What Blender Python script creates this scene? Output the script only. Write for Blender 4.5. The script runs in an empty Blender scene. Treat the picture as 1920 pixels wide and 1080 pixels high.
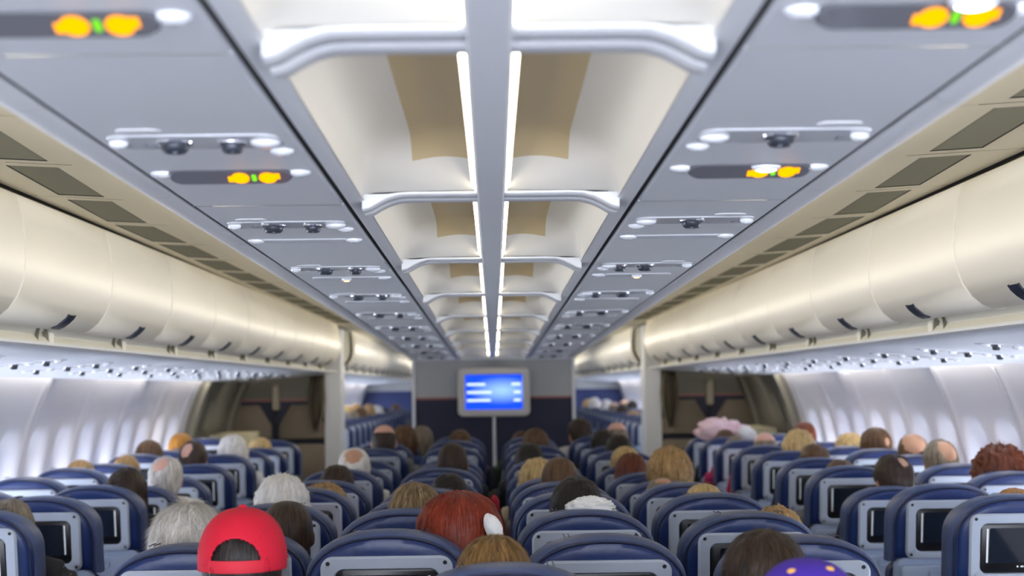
import bpy, bmesh, math, random
from math import sin, cos, pi, radians, atan, tan, hypot
from mathutils import Vector, Matrix, noise

random.seed(7)
scn = bpy.context.scene
COL = scn.collection

# ------------------------------------------------------------------ camera
F = 2970.0
ROLL = -0.0131
CAMZ = 1.5
def _cam():
    a0, b0 = (925 - 960) / F, -(760 - 540) / F
    a = cos(ROLL) * a0 - sin(ROLL) * b0
    b = sin(ROLL) * a0 + cos(ROLL) * b0
    p = atan(-b)
    return Matrix.Rotation(atan(a * cos(p)), 3, 'Z') @ Matrix.Rotation(pi / 2 + p, 3, 'X') @ Matrix.Rotation(ROLL, 3, 'Z')
CR = _cam()
cam = bpy.data.objects.new('camera', bpy.data.cameras.new('camera'))
COL.objects.link(cam)
cam.location = (0, 0, CAMZ)
cam.rotation_euler = CR.to_euler()
cam.data.sensor_width = 36
cam.data.lens = 36 * F / 1920
cam.data.clip_start = .05
cam.data.dof.use_dof = True
cam.data.dof.focus_distance = 4.3
cam.data.dof.aperture_fstop = 3.4
scn.camera = cam

def at(px, py, Y):
    """the point of the cabin at distance Y seen at a pixel of the photograph"""
    v = CR @ Vector(((px - 960) / F, -(py - 540) / F, -1))
    return Vector((0, 0, CAMZ)) + v * (Y / v.y)

def g(Y):                       # the cabin floor, walls and bins climb gently towards the nose
    return .0115 * (Y - 4.5)
def CE(Y):                      # height of the centre ceiling panels
    return CAMZ + .457 - .003 * Y

# ------------------------------------------------------------------ materials
def lin(c):
    c = c / 255
    return c / 12.92 if c <= .04045 else ((c + .055) / 1.055) ** 2.4
def rgb(r, g_, b):
    return (lin(r), lin(g_), lin(b), 1)
MATS = {}
def mat(name, col, rough=.5, metal=0, bump=0, bscale=60, var=0, spec=.5, coat=0, emit=None, estr=0):
    if name in MATS: return MATS[name]
    m = bpy.data.materials.new(name); m.use_nodes = True
    n, l = m.node_tree.nodes, m.node_tree.links
    b = n['Principled BSDF']
    c = rgb(*col)
    b.inputs['Base Color'].default_value = c
    b.inputs['Roughness'].default_value = rough
    b.inputs['Metallic'].default_value = metal
    b.inputs['Specular IOR Level'].default_value = spec
    b.inputs['Coat Weight'].default_value = coat
    if emit:
        b.inputs['Emission Color'].default_value = rgb(*emit)
        b.inputs['Emission Strength'].default_value = estr
    if bump or var:
        tc = n.new('ShaderNodeTexCoord')
        nz = n.new('ShaderNodeTexNoise'); nz.inputs['Scale'].default_value = bscale; nz.inputs['Detail'].default_value = 4
        l.new(tc.outputs['Object'], nz.inputs['Vector'])
        if var:
            r = n.new('ShaderNodeValToRGB')
            r.color_ramp.elements[0].position = .3; r.color_ramp.elements[1].position = .7
            r.color_ramp.elements[0].color = tuple(x * (1 - var) for x in c[:3]) + (1,)
            r.color_ramp.elements[1].color = tuple(min(1, x * (1 + var)) for x in c[:3]) + (1,)
            l.new(nz.outputs['Fac'], r.inputs['Fac']); l.new(r.outputs['Color'], b.inputs['Base Color'])
        if bump:
            bp = n.new('ShaderNodeBump'); bp.inputs['Strength'].default_value = bump; bp.inputs['Distance'].default_value = .01
            l.new(nz.outputs['Fac'], bp.inputs['Height']); l.new(bp.outputs['Normal'], b.inputs['Normal'])
    MATS[name] = m
    return m
def glow(name, col, s):
    if name in MATS: return MATS[name]
    m = bpy.data.materials.new(name); m.use_nodes = True
    n, l = m.node_tree.nodes, m.node_tree.links
    n.remove(n['Principled BSDF'])
    e = n.new('ShaderNodeEmission'); e.inputs['Color'].default_value = rgb(*col); e.inputs['Strength'].default_value = s
    l.new(e.outputs[0], n['Material Output'].inputs['Surface'])
    MATS[name] = m
    return m
def hairmat(name, dark, light, mid=None, rough=.45):
    if name in MATS: return MATS[name]
    m = bpy.data.materials.new(name); m.use_nodes = True
    n, l = m.node_tree.nodes, m.node_tree.links
    b = n['Principled BSDF']; b.inputs['Roughness'].default_value = rough; b.inputs['Specular IOR Level'].default_value = .35
    uv = n.new('ShaderNodeUVMap'); mp = n.new('ShaderNodeMapping'); mp.inputs['Scale'].default_value = (34, 2.2, 1)
    nz = n.new('ShaderNodeTexNoise'); nz.inputs['Scale'].default_value = 1.5; nz.inputs['Detail'].default_value = 5; nz.inputs['Roughness'].default_value = .65
    r = n.new('ShaderNodeValToRGB')
    r.color_ramp.elements[0].position = .34; r.color_ramp.elements[0].color = rgb(*dark)
    r.color_ramp.elements[1].position = .68; r.color_ramp.elements[1].color = rgb(*light)
    if mid:
        e = r.color_ramp.elements.new(.5); e.color = rgb(*mid)
    bp = n.new('ShaderNodeBump'); bp.inputs['Strength'].default_value = .7; bp.inputs['Distance'].default_value = .006
    l.new(uv.outputs[0], mp.inputs[0]); l.new(mp.outputs[0], nz.inputs['Vector'])
    l.new(nz.outputs['Fac'], r.inputs['Fac']); l.new(r.outputs['Color'], b.inputs['Base Color'])
    l.new(nz.outputs['Fac'], bp.inputs['Height']); l.new(bp.outputs['Normal'], b.inputs['Normal'])
    MATS[name] = m
    return m

M_PANEL = mat('ceiling_panel', (224, 226, 229), .45, bump=.03, bscale=300)
M_TRIMW = mat('white_trim', (240, 241, 243), .32)
M_COVETOP = mat('cove_beige_panel', (206, 186, 146), .55)
M_COVE = mat('cove_white', (234, 230, 220), .5)
M_BEIGE = mat('aisle_ceiling_beige', (214, 206, 183), .55)
M_GAP = mat('dark_gap', (30, 27, 30), .8)
M_GRILLE = mat('grille_grey', (118, 115, 98), .55)
M_GRILLE_BACK = mat('grille_back', (52, 50, 44), .8)
M_BIN = mat('bin_cream', (233, 229, 217), .38)
M_BINBODY = mat('bin_body', (222, 219, 205), .45)
M_UNDER = mat('underbin_white', (214, 217, 223), .42)
M_LATCH = mat('latch_navy', (35, 42, 60), .3)
M_WALL = mat('sidewall', (214, 213, 218), .42, bump=.02, bscale=200)
M_REVEAL = mat('window_frame', (224, 226, 232), .4)
M_PLATE = mat('service_plate', (222, 225, 230), .25, coat=.3)
M_NOZZLE = mat('nozzle_dark', (62, 66, 76), .3, metal=.3)
M_CHROME = mat('chrome', (215, 218, 224), .15, metal=.9)
M_STRIP = mat('sign_lens', (104, 104, 110), .22, coat=.4)
M_LENS = mat('lamp_lens', (240, 243, 248), .12, coat=.6)
M_NAVYWALL = mat('bulkhead_navy', (28, 33, 58), .6, bump=.04, bscale=220)
M_GREYWALL = mat('bulkhead_grey', (176, 178, 180), .6)
M_REDLINE = mat('bulkhead_red_line', (156, 106, 100), .6)
M_CARPET = mat('carpet', (34, 38, 58), .95, bump=.3, bscale=200, var=.3)
M_LEATHER = mat('seat_leather_navy', (24, 46, 98), .36, bump=.10, bscale=34, var=.14)
M_LEATHER2 = mat('seat_leather_toplit', (64, 78, 116), .42, bump=.10, bscale=40, var=.10)  # the navy leather greyed: ceiling light on the headrest put into its colour
M_CUSHION = mat('seat_cushion_navy', (28, 38, 76), .45, bump=.1, bscale=40)
M_PIPING = mat('seat_piping', (20, 28, 56), .45)
M_PLASTIC = mat('seat_plastic_greyblue', (150, 163, 186), .42)
M_BEZEL = mat('monitor_frame_grey', (172, 181, 196), .34)
M_SCREW = mat('screw_dark', (22, 22, 26), .5)
M_BLACK = mat('monitor_black', (20, 21, 25), .3)
M_SCREEN = mat('monitor_glass', (26, 33, 44), .06, coat=1)
M_GLINT_MARKS = mat('glint_and_marks_white', (236, 240, 242), .25)  # white of the painted screen glint and of the control marks
M_METAL = mat('seat_metal', (140, 144, 150), .35, metal=.8)
M_DARKMETAL = mat('armrest_grey', (70, 74, 86), .5)
M_JUMP = mat('jumpseat_taupe', (124, 113, 98), .7, bump=.05, bscale=120)
M_TAUPE = mat('door_lining', (126, 122, 108), .6)
M_TAUPE2 = mat('door_lining_dark', (112, 108, 98), .6)
M_CURTAIN = mat('curtain_taupe', (120, 111, 95), .9, bump=.1, bscale=200)
M_PARTGREY = mat('partition_grey', (214, 216, 220), .5)
M_OFFWHITE = mat('monitor_case', (196, 192, 186), .45)

# ------------------------------------------------------------------ mesh helpers
class MB:
    def __init__(s): s.v = []; s.f = []; s.mi = []; s.uv = None
    def vert(s, p): s.v.append(tuple(p)); return len(s.v) - 1
    def face(s, ids, mi=0): s.f.append(tuple(ids)); s.mi.append(mi)
    def grid(s, rows, mi=0, close_u=False, close_v=False, flip=False):
        n, w = len(rows), len(rows[0]); b = len(s.v)
        for r in rows: s.v.extend(tuple(p) for p in r)
        for i in range(n if close_v else n - 1):
            for j in range(w if close_u else w - 1):
                i2, j2 = (i + 1) % n, (j + 1) % w
                q = (b + i * w + j, b + i * w + j2, b + i2 * w + j2, b + i2 * w + j)
                s.face(q[::-1] if flip else q, mi)
        return b
    def box(s, lo, hi, mi=0, fn=None):
        P = [(x, y, z) for z in (lo[2], hi[2]) for y in (lo[1], hi[1]) for x in (lo[0], hi[0])]
        if fn: P = [fn(*p) for p in P]
        b = len(s.v); s.v.extend(P)
        for q in ((0, 2, 3, 1), (4, 5, 7, 6), (0, 1, 5, 4), (2, 6, 7, 3), (0, 4, 6, 2), (1, 3, 7, 5)):
            s.face([b + k for k in q], mi)
    def loops(s, loops, mi=0, cap0=True, cap1=True, flip=False):
        """skin closed loops of the same length one after another"""
        b = s.grid(loops, mi, close_u=True, flip=flip); w = len(loops[0])
        if cap0: s.face([b + k for k in (range(w) if flip else range(w - 1, -1, -1))], mi)
        if cap1:
            e = b + (len(loops) - 1) * w
            s.face([e + k for k in (range(w - 1, -1, -1) if flip else range(w))], mi)
    def tube(s, pts, r, n=8, mi=0, caps=True):
        pts = [Vector(p) for p in pts]; L = []
        for i, p in enumerate(pts):
            t = (pts[min(i + 1, len(pts) - 1)] - pts[max(i - 1, 0)]).normalized()
            a = t.cross(Vector((0, 0, 1)))
            if a.length < .05: a = t.cross(Vector((1, 0, 0)))
            a.normalize(); c = t.cross(a)
            rr = r[i] if isinstance(r, (list, tuple)) else r
            L.append([p + (a * cos(2 * pi * k / n) + c * sin(2 * pi * k / n)) * rr for k in range(n)])
        s.loops(L, mi, caps, caps)
    def ell(s, c, r, n=16, m=10, mi=0, rot=None, sq=0):
        L = []
        for i in range(m + 1):
            e = -pi / 2 + pi * i / m; ce, se = max(cos(e), 1e-3), sin(e)
            row = []
            for k in range(n):
                a = 2 * pi * k / n
                k_ = 1 / (abs(ce * cos(a)) ** sq + abs(ce * sin(a)) ** sq + abs(se) ** sq) ** (1 / sq) if sq else 1
                p = Vector((r[0] * ce * cos(a), r[1] * ce * sin(a), r[2] * se)) * k_
                if rot: p = rot @ p
                row.append(p + Vector(c))
            L.append(row)
        s.loops(L, mi)
    def mesh(s, name, mats, smooth=True, angle=40):
        me = bpy.data.meshes.new(name)
        me.from_pydata(s.v, [], s.f)
        for m in (mats if isinstance(mats, (list, tuple)) else [mats]): me.materials.append(m)
        me.polygons.foreach_set('material_index', s.mi)
        if s.uv:
            ul = me.uv_layers.new(name='UVMap')
            for lp in me.loops: ul.data[lp.index].uv = s.uv[lp.vertex_index]
        bm = bmesh.new(); bm.from_mesh(me)
        bmesh.ops.recalc_face_normals(bm, faces=bm.faces)
        if smooth:
            ca = radians(angle)
            for f in bm.faces: f.smooth = True
            for e in bm.edges:
                if len(e.link_faces) == 2 and e.calc_face_angle(0) > ca: e.smooth = False
        bm.to_mesh(me); bm.free(); me.update()
        return me
    def build(s, name, mats, parent=None, smooth=True, angle=40):
        return link(name, s.mesh(name, mats, smooth, angle), parent)
def link(name, me, parent=None):
    o = bpy.data.objects.new(name, me); COL.objects.link(o)
    if parent: o.parent = parent
    return o
def tag(o, label, cat, group=None, kind=None):
    o['label'] = label; o['category'] = cat
    if group: o['group'] = group
    if kind: o['kind'] = kind
    return o
def thing(name, loc, label, cat, group=None, rz=0):
    o = bpy.data.objects.new(name, None); COL.objects.link(o)
    o.location = loc; o.rotation_euler = (0, 0, rz); o.empty_display_size = .1
    return tag(o, label, cat, group)
def struct(o, label=None):
    o['kind'] = 'structure'
    if label: o['label'] = label; o['category'] = 'structure'
    return o
def copy_tree(o, parent=None):
    c = o.copy(); COL.objects.link(c); c.parent = parent
    for ch in list(o.children): copy_tree(ch, c)
    return c
def rrect(w, h, r, n=6):
    P = []
    for cx, cz, a0 in ((w / 2 - r, h / 2 - r, 0), (-w / 2 + r, h / 2 - r, pi / 2), (-w / 2 + r, -h / 2 + r, pi), (w / 2 - r, -h / 2 + r, 1.5 * pi)):
        for k in range(n + 1):
            a = a0 + pi / 2 * k / n
            P.append((cx + r * cos(a), cz + r * sin(a)))
    return P
def evalmesh(o, name):
    dg = bpy.context.evaluated_depsgraph_get(); dg.update()
    me = bpy.data.meshes.new_from_object(o.evaluated_get(dg)); me.name = name
    return me
ORD = 'nearest second third fourth fifth sixth seventh eighth ninth tenth eleventh twelfth thirteenth fourteenth fifteenth sixteenth seventeenth eighteenth nineteenth twentieth'.split()
def ordw(k, unit='from the camera'):
    return ('nearest to the camera' if k == 0 else ORD[k] + ' ' + unit)
def smooth01(t):
    t = max(0, min(1, t)); return t * t * (3 - 2 * t)
SIDE = {-1: 'left', 1: 'right'}
YN, YB, YE = -1.5, 14.0, 31.0      # behind the camera, the centre bulkhead, the nose end of the view

#@@SHELL
# ------------------------------------------------------------------ floor
m = MB()
m.grid([[(-2.75, y, g(y)), (2.75, y, g(y))] for y in (YN, 8, 16, YE + .15)])
m.grid([[(-2.75, y, g(y) - .05), (2.75, y, g(y) - .05)] for y in (YN, 8, 16, YE + .15)])
struct(m.build('floor', M_CARPET))

# ------------------------------------------------------------------ side walls with window bays
WP = .533
WIN0 = 5.77
def win_y(i): return WIN0 + WP * i
WINS = [i for i in range(-2, 47) if not (13.0 < win_y(i) < 15.9)]
prof = [(2.40, 1.655), (2.435, 1.60), (2.47, 1.52), (2.505, 1.43), (2.535, 1.34), (2.56, 1.25), (2.58, 1.16), (2.595, 1.07), (2.60, .98), (2.602, .9), (2.60, .82), (2.59, .72), (2.57, .6), (2.53, .42), (2.48, .25), (2.42, .05), (2.4, -.1)]
def wall_x(z):
    for (x0, z0), (x1, z1) in zip(prof, prof[1:]):
        if z <= z0 and z >= z1:
            t = (z0 - z) / (z0 - z1); return x0 + (x1 - x0) * t
    return prof[0][0] if z > prof[0][1] else prof[-1][0]
WZ, WHW, WHH = .86, .115, .17
def bay(y, z):
    """depth of the window bay pressed into the panel"""
    i = round((y - WIN0) / WP)
    if not (i in WINS): return 0
    dy = (y - win_y(i)) / (WP / 2)
    a = smooth01((1.42 - z) / .30) * smooth01((z - .55) / .2)
    soft = .022 * (cos(pi * dy / 2) ** 2) * smooth01((1.60 - z) / .45) * smooth01((z - .4) / .3)
    rr = ((dy * WP / 2) / .205) ** 4 + ((z - .93) / .44) ** 4
    funnel = .075 * (1 - smooth01((rr ** .25 - .66) / .34))
    pv = ((y - WIN0) / WP + .5) / 2 % 1                      # two windows to a panel
    pd = min(pv, 1 - pv) * 2 * WP                            # distance to the panel joint
    joint = -.017 * (1 - smooth01(pd / .10)) * smooth01((1.66 - z) / .06)
    groove = .022 * (1 - smooth01((pd - .006) / .016))
    return soft + funnel + joint + groove
for s in (-1, 1):
    m = MB()
    zs = []
    z = 1.655
    while z > -.1:
        zs.append(z); z -= .02 if z > .75 else .08
    zs.append(-.1)
    ys = []
    y = 3.9
    while y < YE + .02:
        ys.append(y); y += WP / (26 if y < 13 else 14)
    rows = [[(s * (wall_x(z) + bay(y, z)), y, z + g(y)) for y in ys] for z in zs]
    b = len(m.v)
    for r in rows: m.v.extend(r)
    w = len(ys)
    for i in range(len(zs) - 1):
        for j in range(w - 1):
            yc, zc = (ys[j] + ys[j + 1]) / 2, (zs[i] + zs[i + 1]) / 2
            k = round((yc - WIN0) / WP)
            if k in WINS and ((yc - win_y(k)) / WHW) ** 4 + ((zc - WZ) / WHH) ** 4 < 1: continue
            m.face((b + i * w + j, b + i * w + j + 1, b + (i + 1) * w + j + 1, b + (i + 1) * w + j))
    # plain stretch beside and behind the camera
    m.grid([[(s * wall_x(z), y, z + g(y)) for y in (YN, 3.9)] for z in zs[::3] + [-.1]])
    struct(m.build('wall_' + SIDE[s], M_WALL, angle=60))
n = 0
pane_me = None
for s in (-1, 1):
    for i in WINS:
        n += 1
        y = win_y(i)
        if y < 4.2: continue
        x = wall_x(WZ) + .075
        P = [(s * x, y + q * 1.25, WZ + g(y) + h * 1.2) for q, h in rrect(WHW * 2, WHH * 2, .1)]
        Q = [(s * (x + .012), p[1], p[2]) for p in P]
        m = MB(); m.loops([P, Q])
        o = struct(m.build('window_%d' % n, glow('daylight_pane', (232, 240, 255), 24)))
        inner = rrect(WHW * 2 + .02, WHH * 2 + .02, .1); outer = rrect(WHW * 2 + .07, WHH * 2 + .07, .12)
        m = MB()
        m.grid([[(s * (x - .004), y + a, WZ + g(y) + c) for a, c in inner], [(s * (x - .004), y + a, WZ + g(y) + c) for a, c in outer],
                [(s * (x + .01), y + a, WZ + g(y) + c) for a, c in outer]], close_u=True)
        m.build('window_frame', M_REVEAL, o)

# ------------------------------------------------------------------ centre ceiling
TR0, TR1, SL, PO = .275, .312, .326, .655    # trough edge, rail edge, slot, panel edge
BARS = [1.99 + 1.487 * k for k in range(-2, 9)]
def ceilpath(pts, y0, y1, m, mi=0, n=2, s=1):
    m.grid([[(s * x, y0 + (y1 - y0) * t / (n - 1), CE(y0 + (y1 - y0) * t / (n - 1)) + z) for x, z in pts] for t in range(n)], mi)
# coves over each bay, both sides of the spine
m = MB()
for y0, y1 in zip(BARS, BARS[1:] + [YB]):
    a, b_ = y0 + .062, y1 - .062
    if b_ - a < .2: continue
    for s in (-1, 1):
        rows = []
        N = 26
        for i in range(N + 1):
            y = a + (b_ - a) * i / N
            e = .06 + .94 * smooth01(min(y - a, b_ - y) / .20)
            row = []
            for j in range(19):
                u = j / 18
                x = .026 + (TR0 - .026) * u
                if u < .55: h = .112 + .016 * sin(pi * u / .55)
                else:
                    q = (u - .55) / .45
                    h = .112 * math.sqrt(max(0, 1 - q ** 2.1))
                row.append((s * x, y, CE(y) + .012 + (h - .012) * e))
            rows.append(row)
        f0 = len(m.f)
        m.grid(rows)
        for i in range(N):
            for j in range(18):
                if 1 <= j < 10 and 1 <= i < N - 2: m.mi[f0 + i * 18 + j] = 1
        ceilpath([(TR0, .004), (TR0 - .001, -.002)], a, b_, m, 0, 2, s)
struct(m.build('ceiling', [M_COVE, M_COVETOP], angle=70))
tn = 0
def trim(m, mats, angle=40):
    global tn
    tn += 1
    return struct(m.build('trim_%d' % tn, mats, angle=angle))
# spine
m = MB()
sp = [(-.030, .03), (-.030, .012), (-.026, .006), (-.01, .004), (.01, .004), (.026, .006), (.030, .012), (.030, .03)]
ceilpath(sp, YN, YB, m, 0, 12)
trim(m, M_PANEL)
# cross bars: flat in the middle, bent down to the rails at both ends, a seam down the middle
for y in BARS:
    if y < .3: continue
    m = MB()
    for dy0, dy1 in ((-.068, -.004), (.004, .068)):
        xs = [(-TR0 - .004, -.002), (-.262, .002), (-.245, .012), (-.225, .022), (-.20, .029), (-.17, .030), (.17, .030), (.20, .029), (.225, .022), (.245, .012), (.262, .002), (TR0 + .004, -.002)]
        rows = []
        for dy, dz in ((dy0, None), (dy0, .003), (dy0 + .004, 0), (dy1 - .004, 0), (dy1, .003), (dy1, None)):
            rows.append([(x, y + dy, CE(y) + (z + dz - .02 if dz is not None else max(z - .013, .013))) for x, z in xs])
        m.grid(rows)
    m.box((-.26, y - .01, CE(y) + .014), (.26, y + .01, CE(y) + .026), 1)
    m.box((-.27, y - .07, CE(y) + .027), (.27, y + .07, CE(y) + .032), 0)
    trim(m, [M_PANEL, M_GAP])
# rails, service panels, lips
for s in (-1, 1):
    m = MB()
    ceilpath([(TR0, .012), (TR0, .001), (TR0 + .006, -.004), (TR1 - .003, -.004), (TR1, 0), (TR1, .03)], YN, YB, m, 0, 12, s)
    trim(m, M_PANEL)
    m = MB()
    ceilpath([(TR1 - .002, .007), (SL + .002, .007)], YN, YB, m, 0, 12, s)
    ceilpath([(PO - .002, .007), (PO + .016, .007)], YN, YB, m, 0, 12, s)
    trim(m, M_GAP)
    ed = [YN] + [b for b in BARS if b > .3] + [YB]
    m = MB()
    for y0, y1 in zip(ed, ed[1:]):
        a, b_ = y0 + .003, y1 - .003
        ceilpath([(SL, .03), (SL, .003), (SL + .004, -.001), (PO - .004, -.001), (PO, .003), (PO, .03)], a, b_, m, 0, 2, s)
        for y in (a, b_):
            m.grid([[(s * SL, y, CE(y) + .03), (s * PO, y, CE(y) + .03)], [(s * SL, y, CE(y)), (s * PO, y, CE(y))]])
    struct(m.build('ceiling', M_PANEL))
    # rounded outer lip hiding the aisle cove lamp
    m = MB()
    lip = [(PO + .012, .03), (PO + .012, .002), (PO + .02, -.004), (PO + .045, -.006), (PO + .066, 0), (PO + .080, .012), (PO + .086, .028), (PO + .082, .044), (PO + .068, .048), (PO + .06, .036), (PO + .02, .03)]
    e2 = [YN + .96 * k for k in range(40) if YN + .96 * k < YB] + [YB]
    for y0, y1 in zip(e2, e2[1:]):
        ceilpath(lip, y0 + .0015, y1 - .0015, m, 0, 2, s)
    trim(m, M_TRIMW)

# strip lamps beside the spine
M_LAMP = glow('strip_lamp', (255, 245, 222), 6.4)
k = 0
for y0, y1 in zip(BARS, BARS[1:] + [YB]):
    if y1 < .6 or y1 - y0 < .3: continue
    for s in (-1, 1):
        a, b_ = y0 + .078, y1 - .078
        t = thing('strip_light', (s * .038, (a + b_) / 2, CE((a + b_) / 2) + .02), 'warm strip light in the ceiling trough %s of the spine, bay %s' % (SIDE[s], ordw(k)), 'strip light', 'strip lights along the ceiling spine')
        def L(pts, mm):
            for i in range(2):
                pass
            mm.grid([[(s * (x - .038), y - (a + b_) / 2, CE(y) - CE((a + b_) / 2) + z - .02) for x, z in pts] for y in (a, b_)])
        mm = MB(); L([(.0315, .014), (.0415, .028)], mm); mm.build('lamp_tube', M_LAMP, t)
        mm = MB(); L([(.0415, .0285), (.043, .044), (.0315, .050), (.031, .014)], mm); mm.build('lamp_housing', M_TRIMW, t)
    k += 1

# ------------------------------------------------------------------ aisle ceiling with air grilles
def AZ(x): return CAMZ + .620 + (x - .70) * .056        # base height (add g2)
def TP(Y): return max(-.075, min(.06, .05 * (Y - 4.3)))   # the grille band closes in towards the tail
def g2(Y): return .0085 * (Y - 4.5)
GX0, GX1 = 1.150, 1.290
GP, GL, GY0 = .745, .632, 4.17 - .745 * 2
GR = [GY0 + GP * k for k in range(0, 15)]
for s in (-1, 1):
    m = MB()
    edges = [YN] + GR + [15.4, YE]
    def Q(x0, x1, y0, y1, d=0):
        m.grid([[(s * (x + (TP(y) if x in (GX0, GX1) else 0)), y, AZ(x) + g2(y) + d) for x in (x0, x1)] for y in (y0, y1)])
    for y0, y1 in zip(edges, edges[1:]):
        q = .003
        if y0 in GR:
            Q(.70, GX0, y0 + q - .06, y1 - q - .06)
            Q(GX0, GX1, y0 + q - .06, y0)
            Q(GX0, GX1, y0 + GL, y1 - q - .06)
            Q(GX1, 1.42, y0 + q - .06, y1 - q - .06)
        else: Q(.70, 1.42, y0 if y0 == YN else y0 - .06 + q, y1 - q - .06 if y1 < YE else y1)
    Q(.69, 1.43, YN, YE, .06)
    struct(m.build('ceiling', M_BEIGE))
    m = MB()
    m.grid([[(s * 1.405, y, AZ(1.4) + g2(y) + .004), (s * 1.45, y, AZ(1.4) + g2(y) + .004)] for y in (YN, YE)])
    trim(m, M_GAP)
    for k, y0 in enumerate(GR):
        c = Vector((s * (GX0 + GX1) / 2, y0 + GL / 2, AZ(1.2) + g2(y0 + GL / 2)))
        t = thing('air_grille', c, 'ribbed grey air grille in the beige ceiling above the %s bins, %s' % (SIDE[s], ordw(k)), 'air grille', 'air grilles above the %s bins' % SIDE[s])
        def W(x, y, z): return (s * (x + TP(y)) - c.x, y - c.y, AZ(x) + g2(y) + z - c.z)
        mm = MB()
        mm.grid([[W(GX0, y, .03), W(GX1, y, .03)] for y in (y0, y0 + GL)])
        for (xa, xb, ya, yb) in ((GX0, GX0, y0, y0 + GL), (GX1, GX1, y0, y0 + GL), (GX0, GX1, y0, y0), (GX0, GX1, y0 + GL, y0 + GL)):
            mm.grid([[W(xa, ya, 0), W(xb, yb, 0)], [W(xa, ya, .03), W(xb, yb, .03)]])
        mm.build('grille_housing', M_GRILLE_BACK, t)
        mm = MB()
        for i in range(34):
            y = y0 + .012 + i * (GL - .024) / 33
            P = [W(GX0 + .002, y - .005, .012), W(GX1 - .002, y - .005, .012), W(GX1 - .002, y + .005, .002), W(GX0 + .002, y + .005, .002)]
            b = len(mm.v); mm.v.extend(P); mm.v.extend([(p[0], p[1], p[2] + .003) for p in P])
            for q in ((0, 1, 2, 3), (7, 6, 5, 4), (0, 4, 5, 1), (2, 6, 7, 3), (0, 3, 7, 4), (1, 5, 6, 2)): mm.face([b + r for r in q])
        mm.build('slats', M_GRILLE, t, smooth=False)

# ------------------------------------------------------------------ overhead bins
door_prof = [(1.408, 2.142), (1.392, 2.124), (1.378, 2.066), (1.370, 2.00), (1.368, 1.94), (1.374, 1.885), (1.390, 1.838), (1.415, 1.80), (1.445, 1.775), (1.478, 1.762)]
BL = 1.067
B0 = 5.31 - BL * .62 - 2 * BL
bins = [B0 + BL * k for k in range(11)] + [15.75 + BL * k for k in range(14)]
def arc(pr, t):
    return pr
protos = {}
for s in (-1, 1):
    kk = 0
    for k, y0 in enumerate(bins):
        y1 = min(y0 + BL, 15.28) if y0 < 15 else y0 + BL
        fw = y0 > 15
        j = kk if not fw else k - 11
        kk += 1
        lab = ('cream overhead bin on the %s side, %s' % (SIDE[s], ordw(j))) if not fw else ('far cream overhead bin past the %s partition, %s' % (SIDE[s], 'nearest to the partition' if j == 0 else ORD[j] + ' from the partition'))
        t = thing('overhead_bin', (s * 1.9, y0 + BL / 2, 1.75 + g(y0 + BL / 2)), lab, 'overhead bin', 'overhead bins on the %s side' % SIDE[s])
        ox, oy, oz = s * 1.9, y0 + BL / 2, 1.75 + g(y0 + BL / 2)
        def W(x, y, z): return (s * x - ox, y - oy, z + g(y) - oz)
        # door: curved skin with turned edges
        mm = MB(); rows = []
        for y, dx in ((y0 + .006, .02), (y0 + .004, .008), (y0 + .009, 0), (y1 - .009, 0), (y1 - .004, .008), (y1 - .006, .02)):
            rows.append([W(x + dx, y, z) for x, z in [(1.44, 2.139)] + door_prof + [(1.492, 1.764), (1.50, 1.775)]])
        mm.grid(rows); mm.build('bin_door', M_BIN, t, angle=50)
        # body: back, top, ends, grip rail below the door
        mm = MB()
        body = [(1.43, 2.13), (1.42, 2.0), (1.42, 1.9), (1.45, 1.83), (1.49, 1.785), (1.515, 1.775), (1.522, 1.745), (1.508, 1.728), (1.500, 1.716), (1.51, 1.708), (2.30, 1.668), (2.34, 1.9), (2.0, 2.13)]
        if not fw or True:
            mm.loops([[W(x, y0 + .0005, z) for x, z in body], [W(x, y1 - .0005, z) for x, z in body]])
        mm.build('bin_body', M_BINBODY, t, angle=30)
        if y1 - y0 > .9:
            yl = y0 + BL * .62
            mm = MB()
            pts = [(1.406, 1.813), (1.415, 1.80), (1.43, 1.786), (1.445, 1.775), (1.455, 1.771), (1.464, 1.767)]
            P = []
            for i, (x, z) in enumerate(pts):
                P.append([W(x - .003, yl - .043, z - .004), W(x - .003, yl + .043, z - .004)])
            mm.grid(P)
            P2 = [[W(x + .004, yl - .043, z + .003), W(x + .004, yl + .043, z + .003)] for x, z in pts]
            mm.grid(P2)
            mm.grid([[P[i][0] for i in range(6)], [P2[i][0] for i in range(6)]]); mm.grid([[P[i][1] for i in range(6)], [P2[i][1] for i in range(6)]])
            mm.build('latch', M_LATCH, t)
            # finger scoop in the grip rail
            mm = MB()
            ring = []
            for r_, xo in ((.062, 1.506), (.060, 1.518), (.042, 1.5195)):
                ring.append([W(xo, yl + .02 + r_ * cos(a), 1.722 + .05 * (r_ / .05) * sin(a)) for a in [pi * q / 10 for q in range(11)]])
            mm.grid(ring); mm.build('finger_scoop', M_GRILLE, t)
            mm = MB(); mm.box((1.503, yl + .085, 1.72), (1.525, yl + .135, 1.765), fn=lambda x, y, z: W(x, y, z)); mm.build('hinge_cover', M_BINBODY, t)
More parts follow.
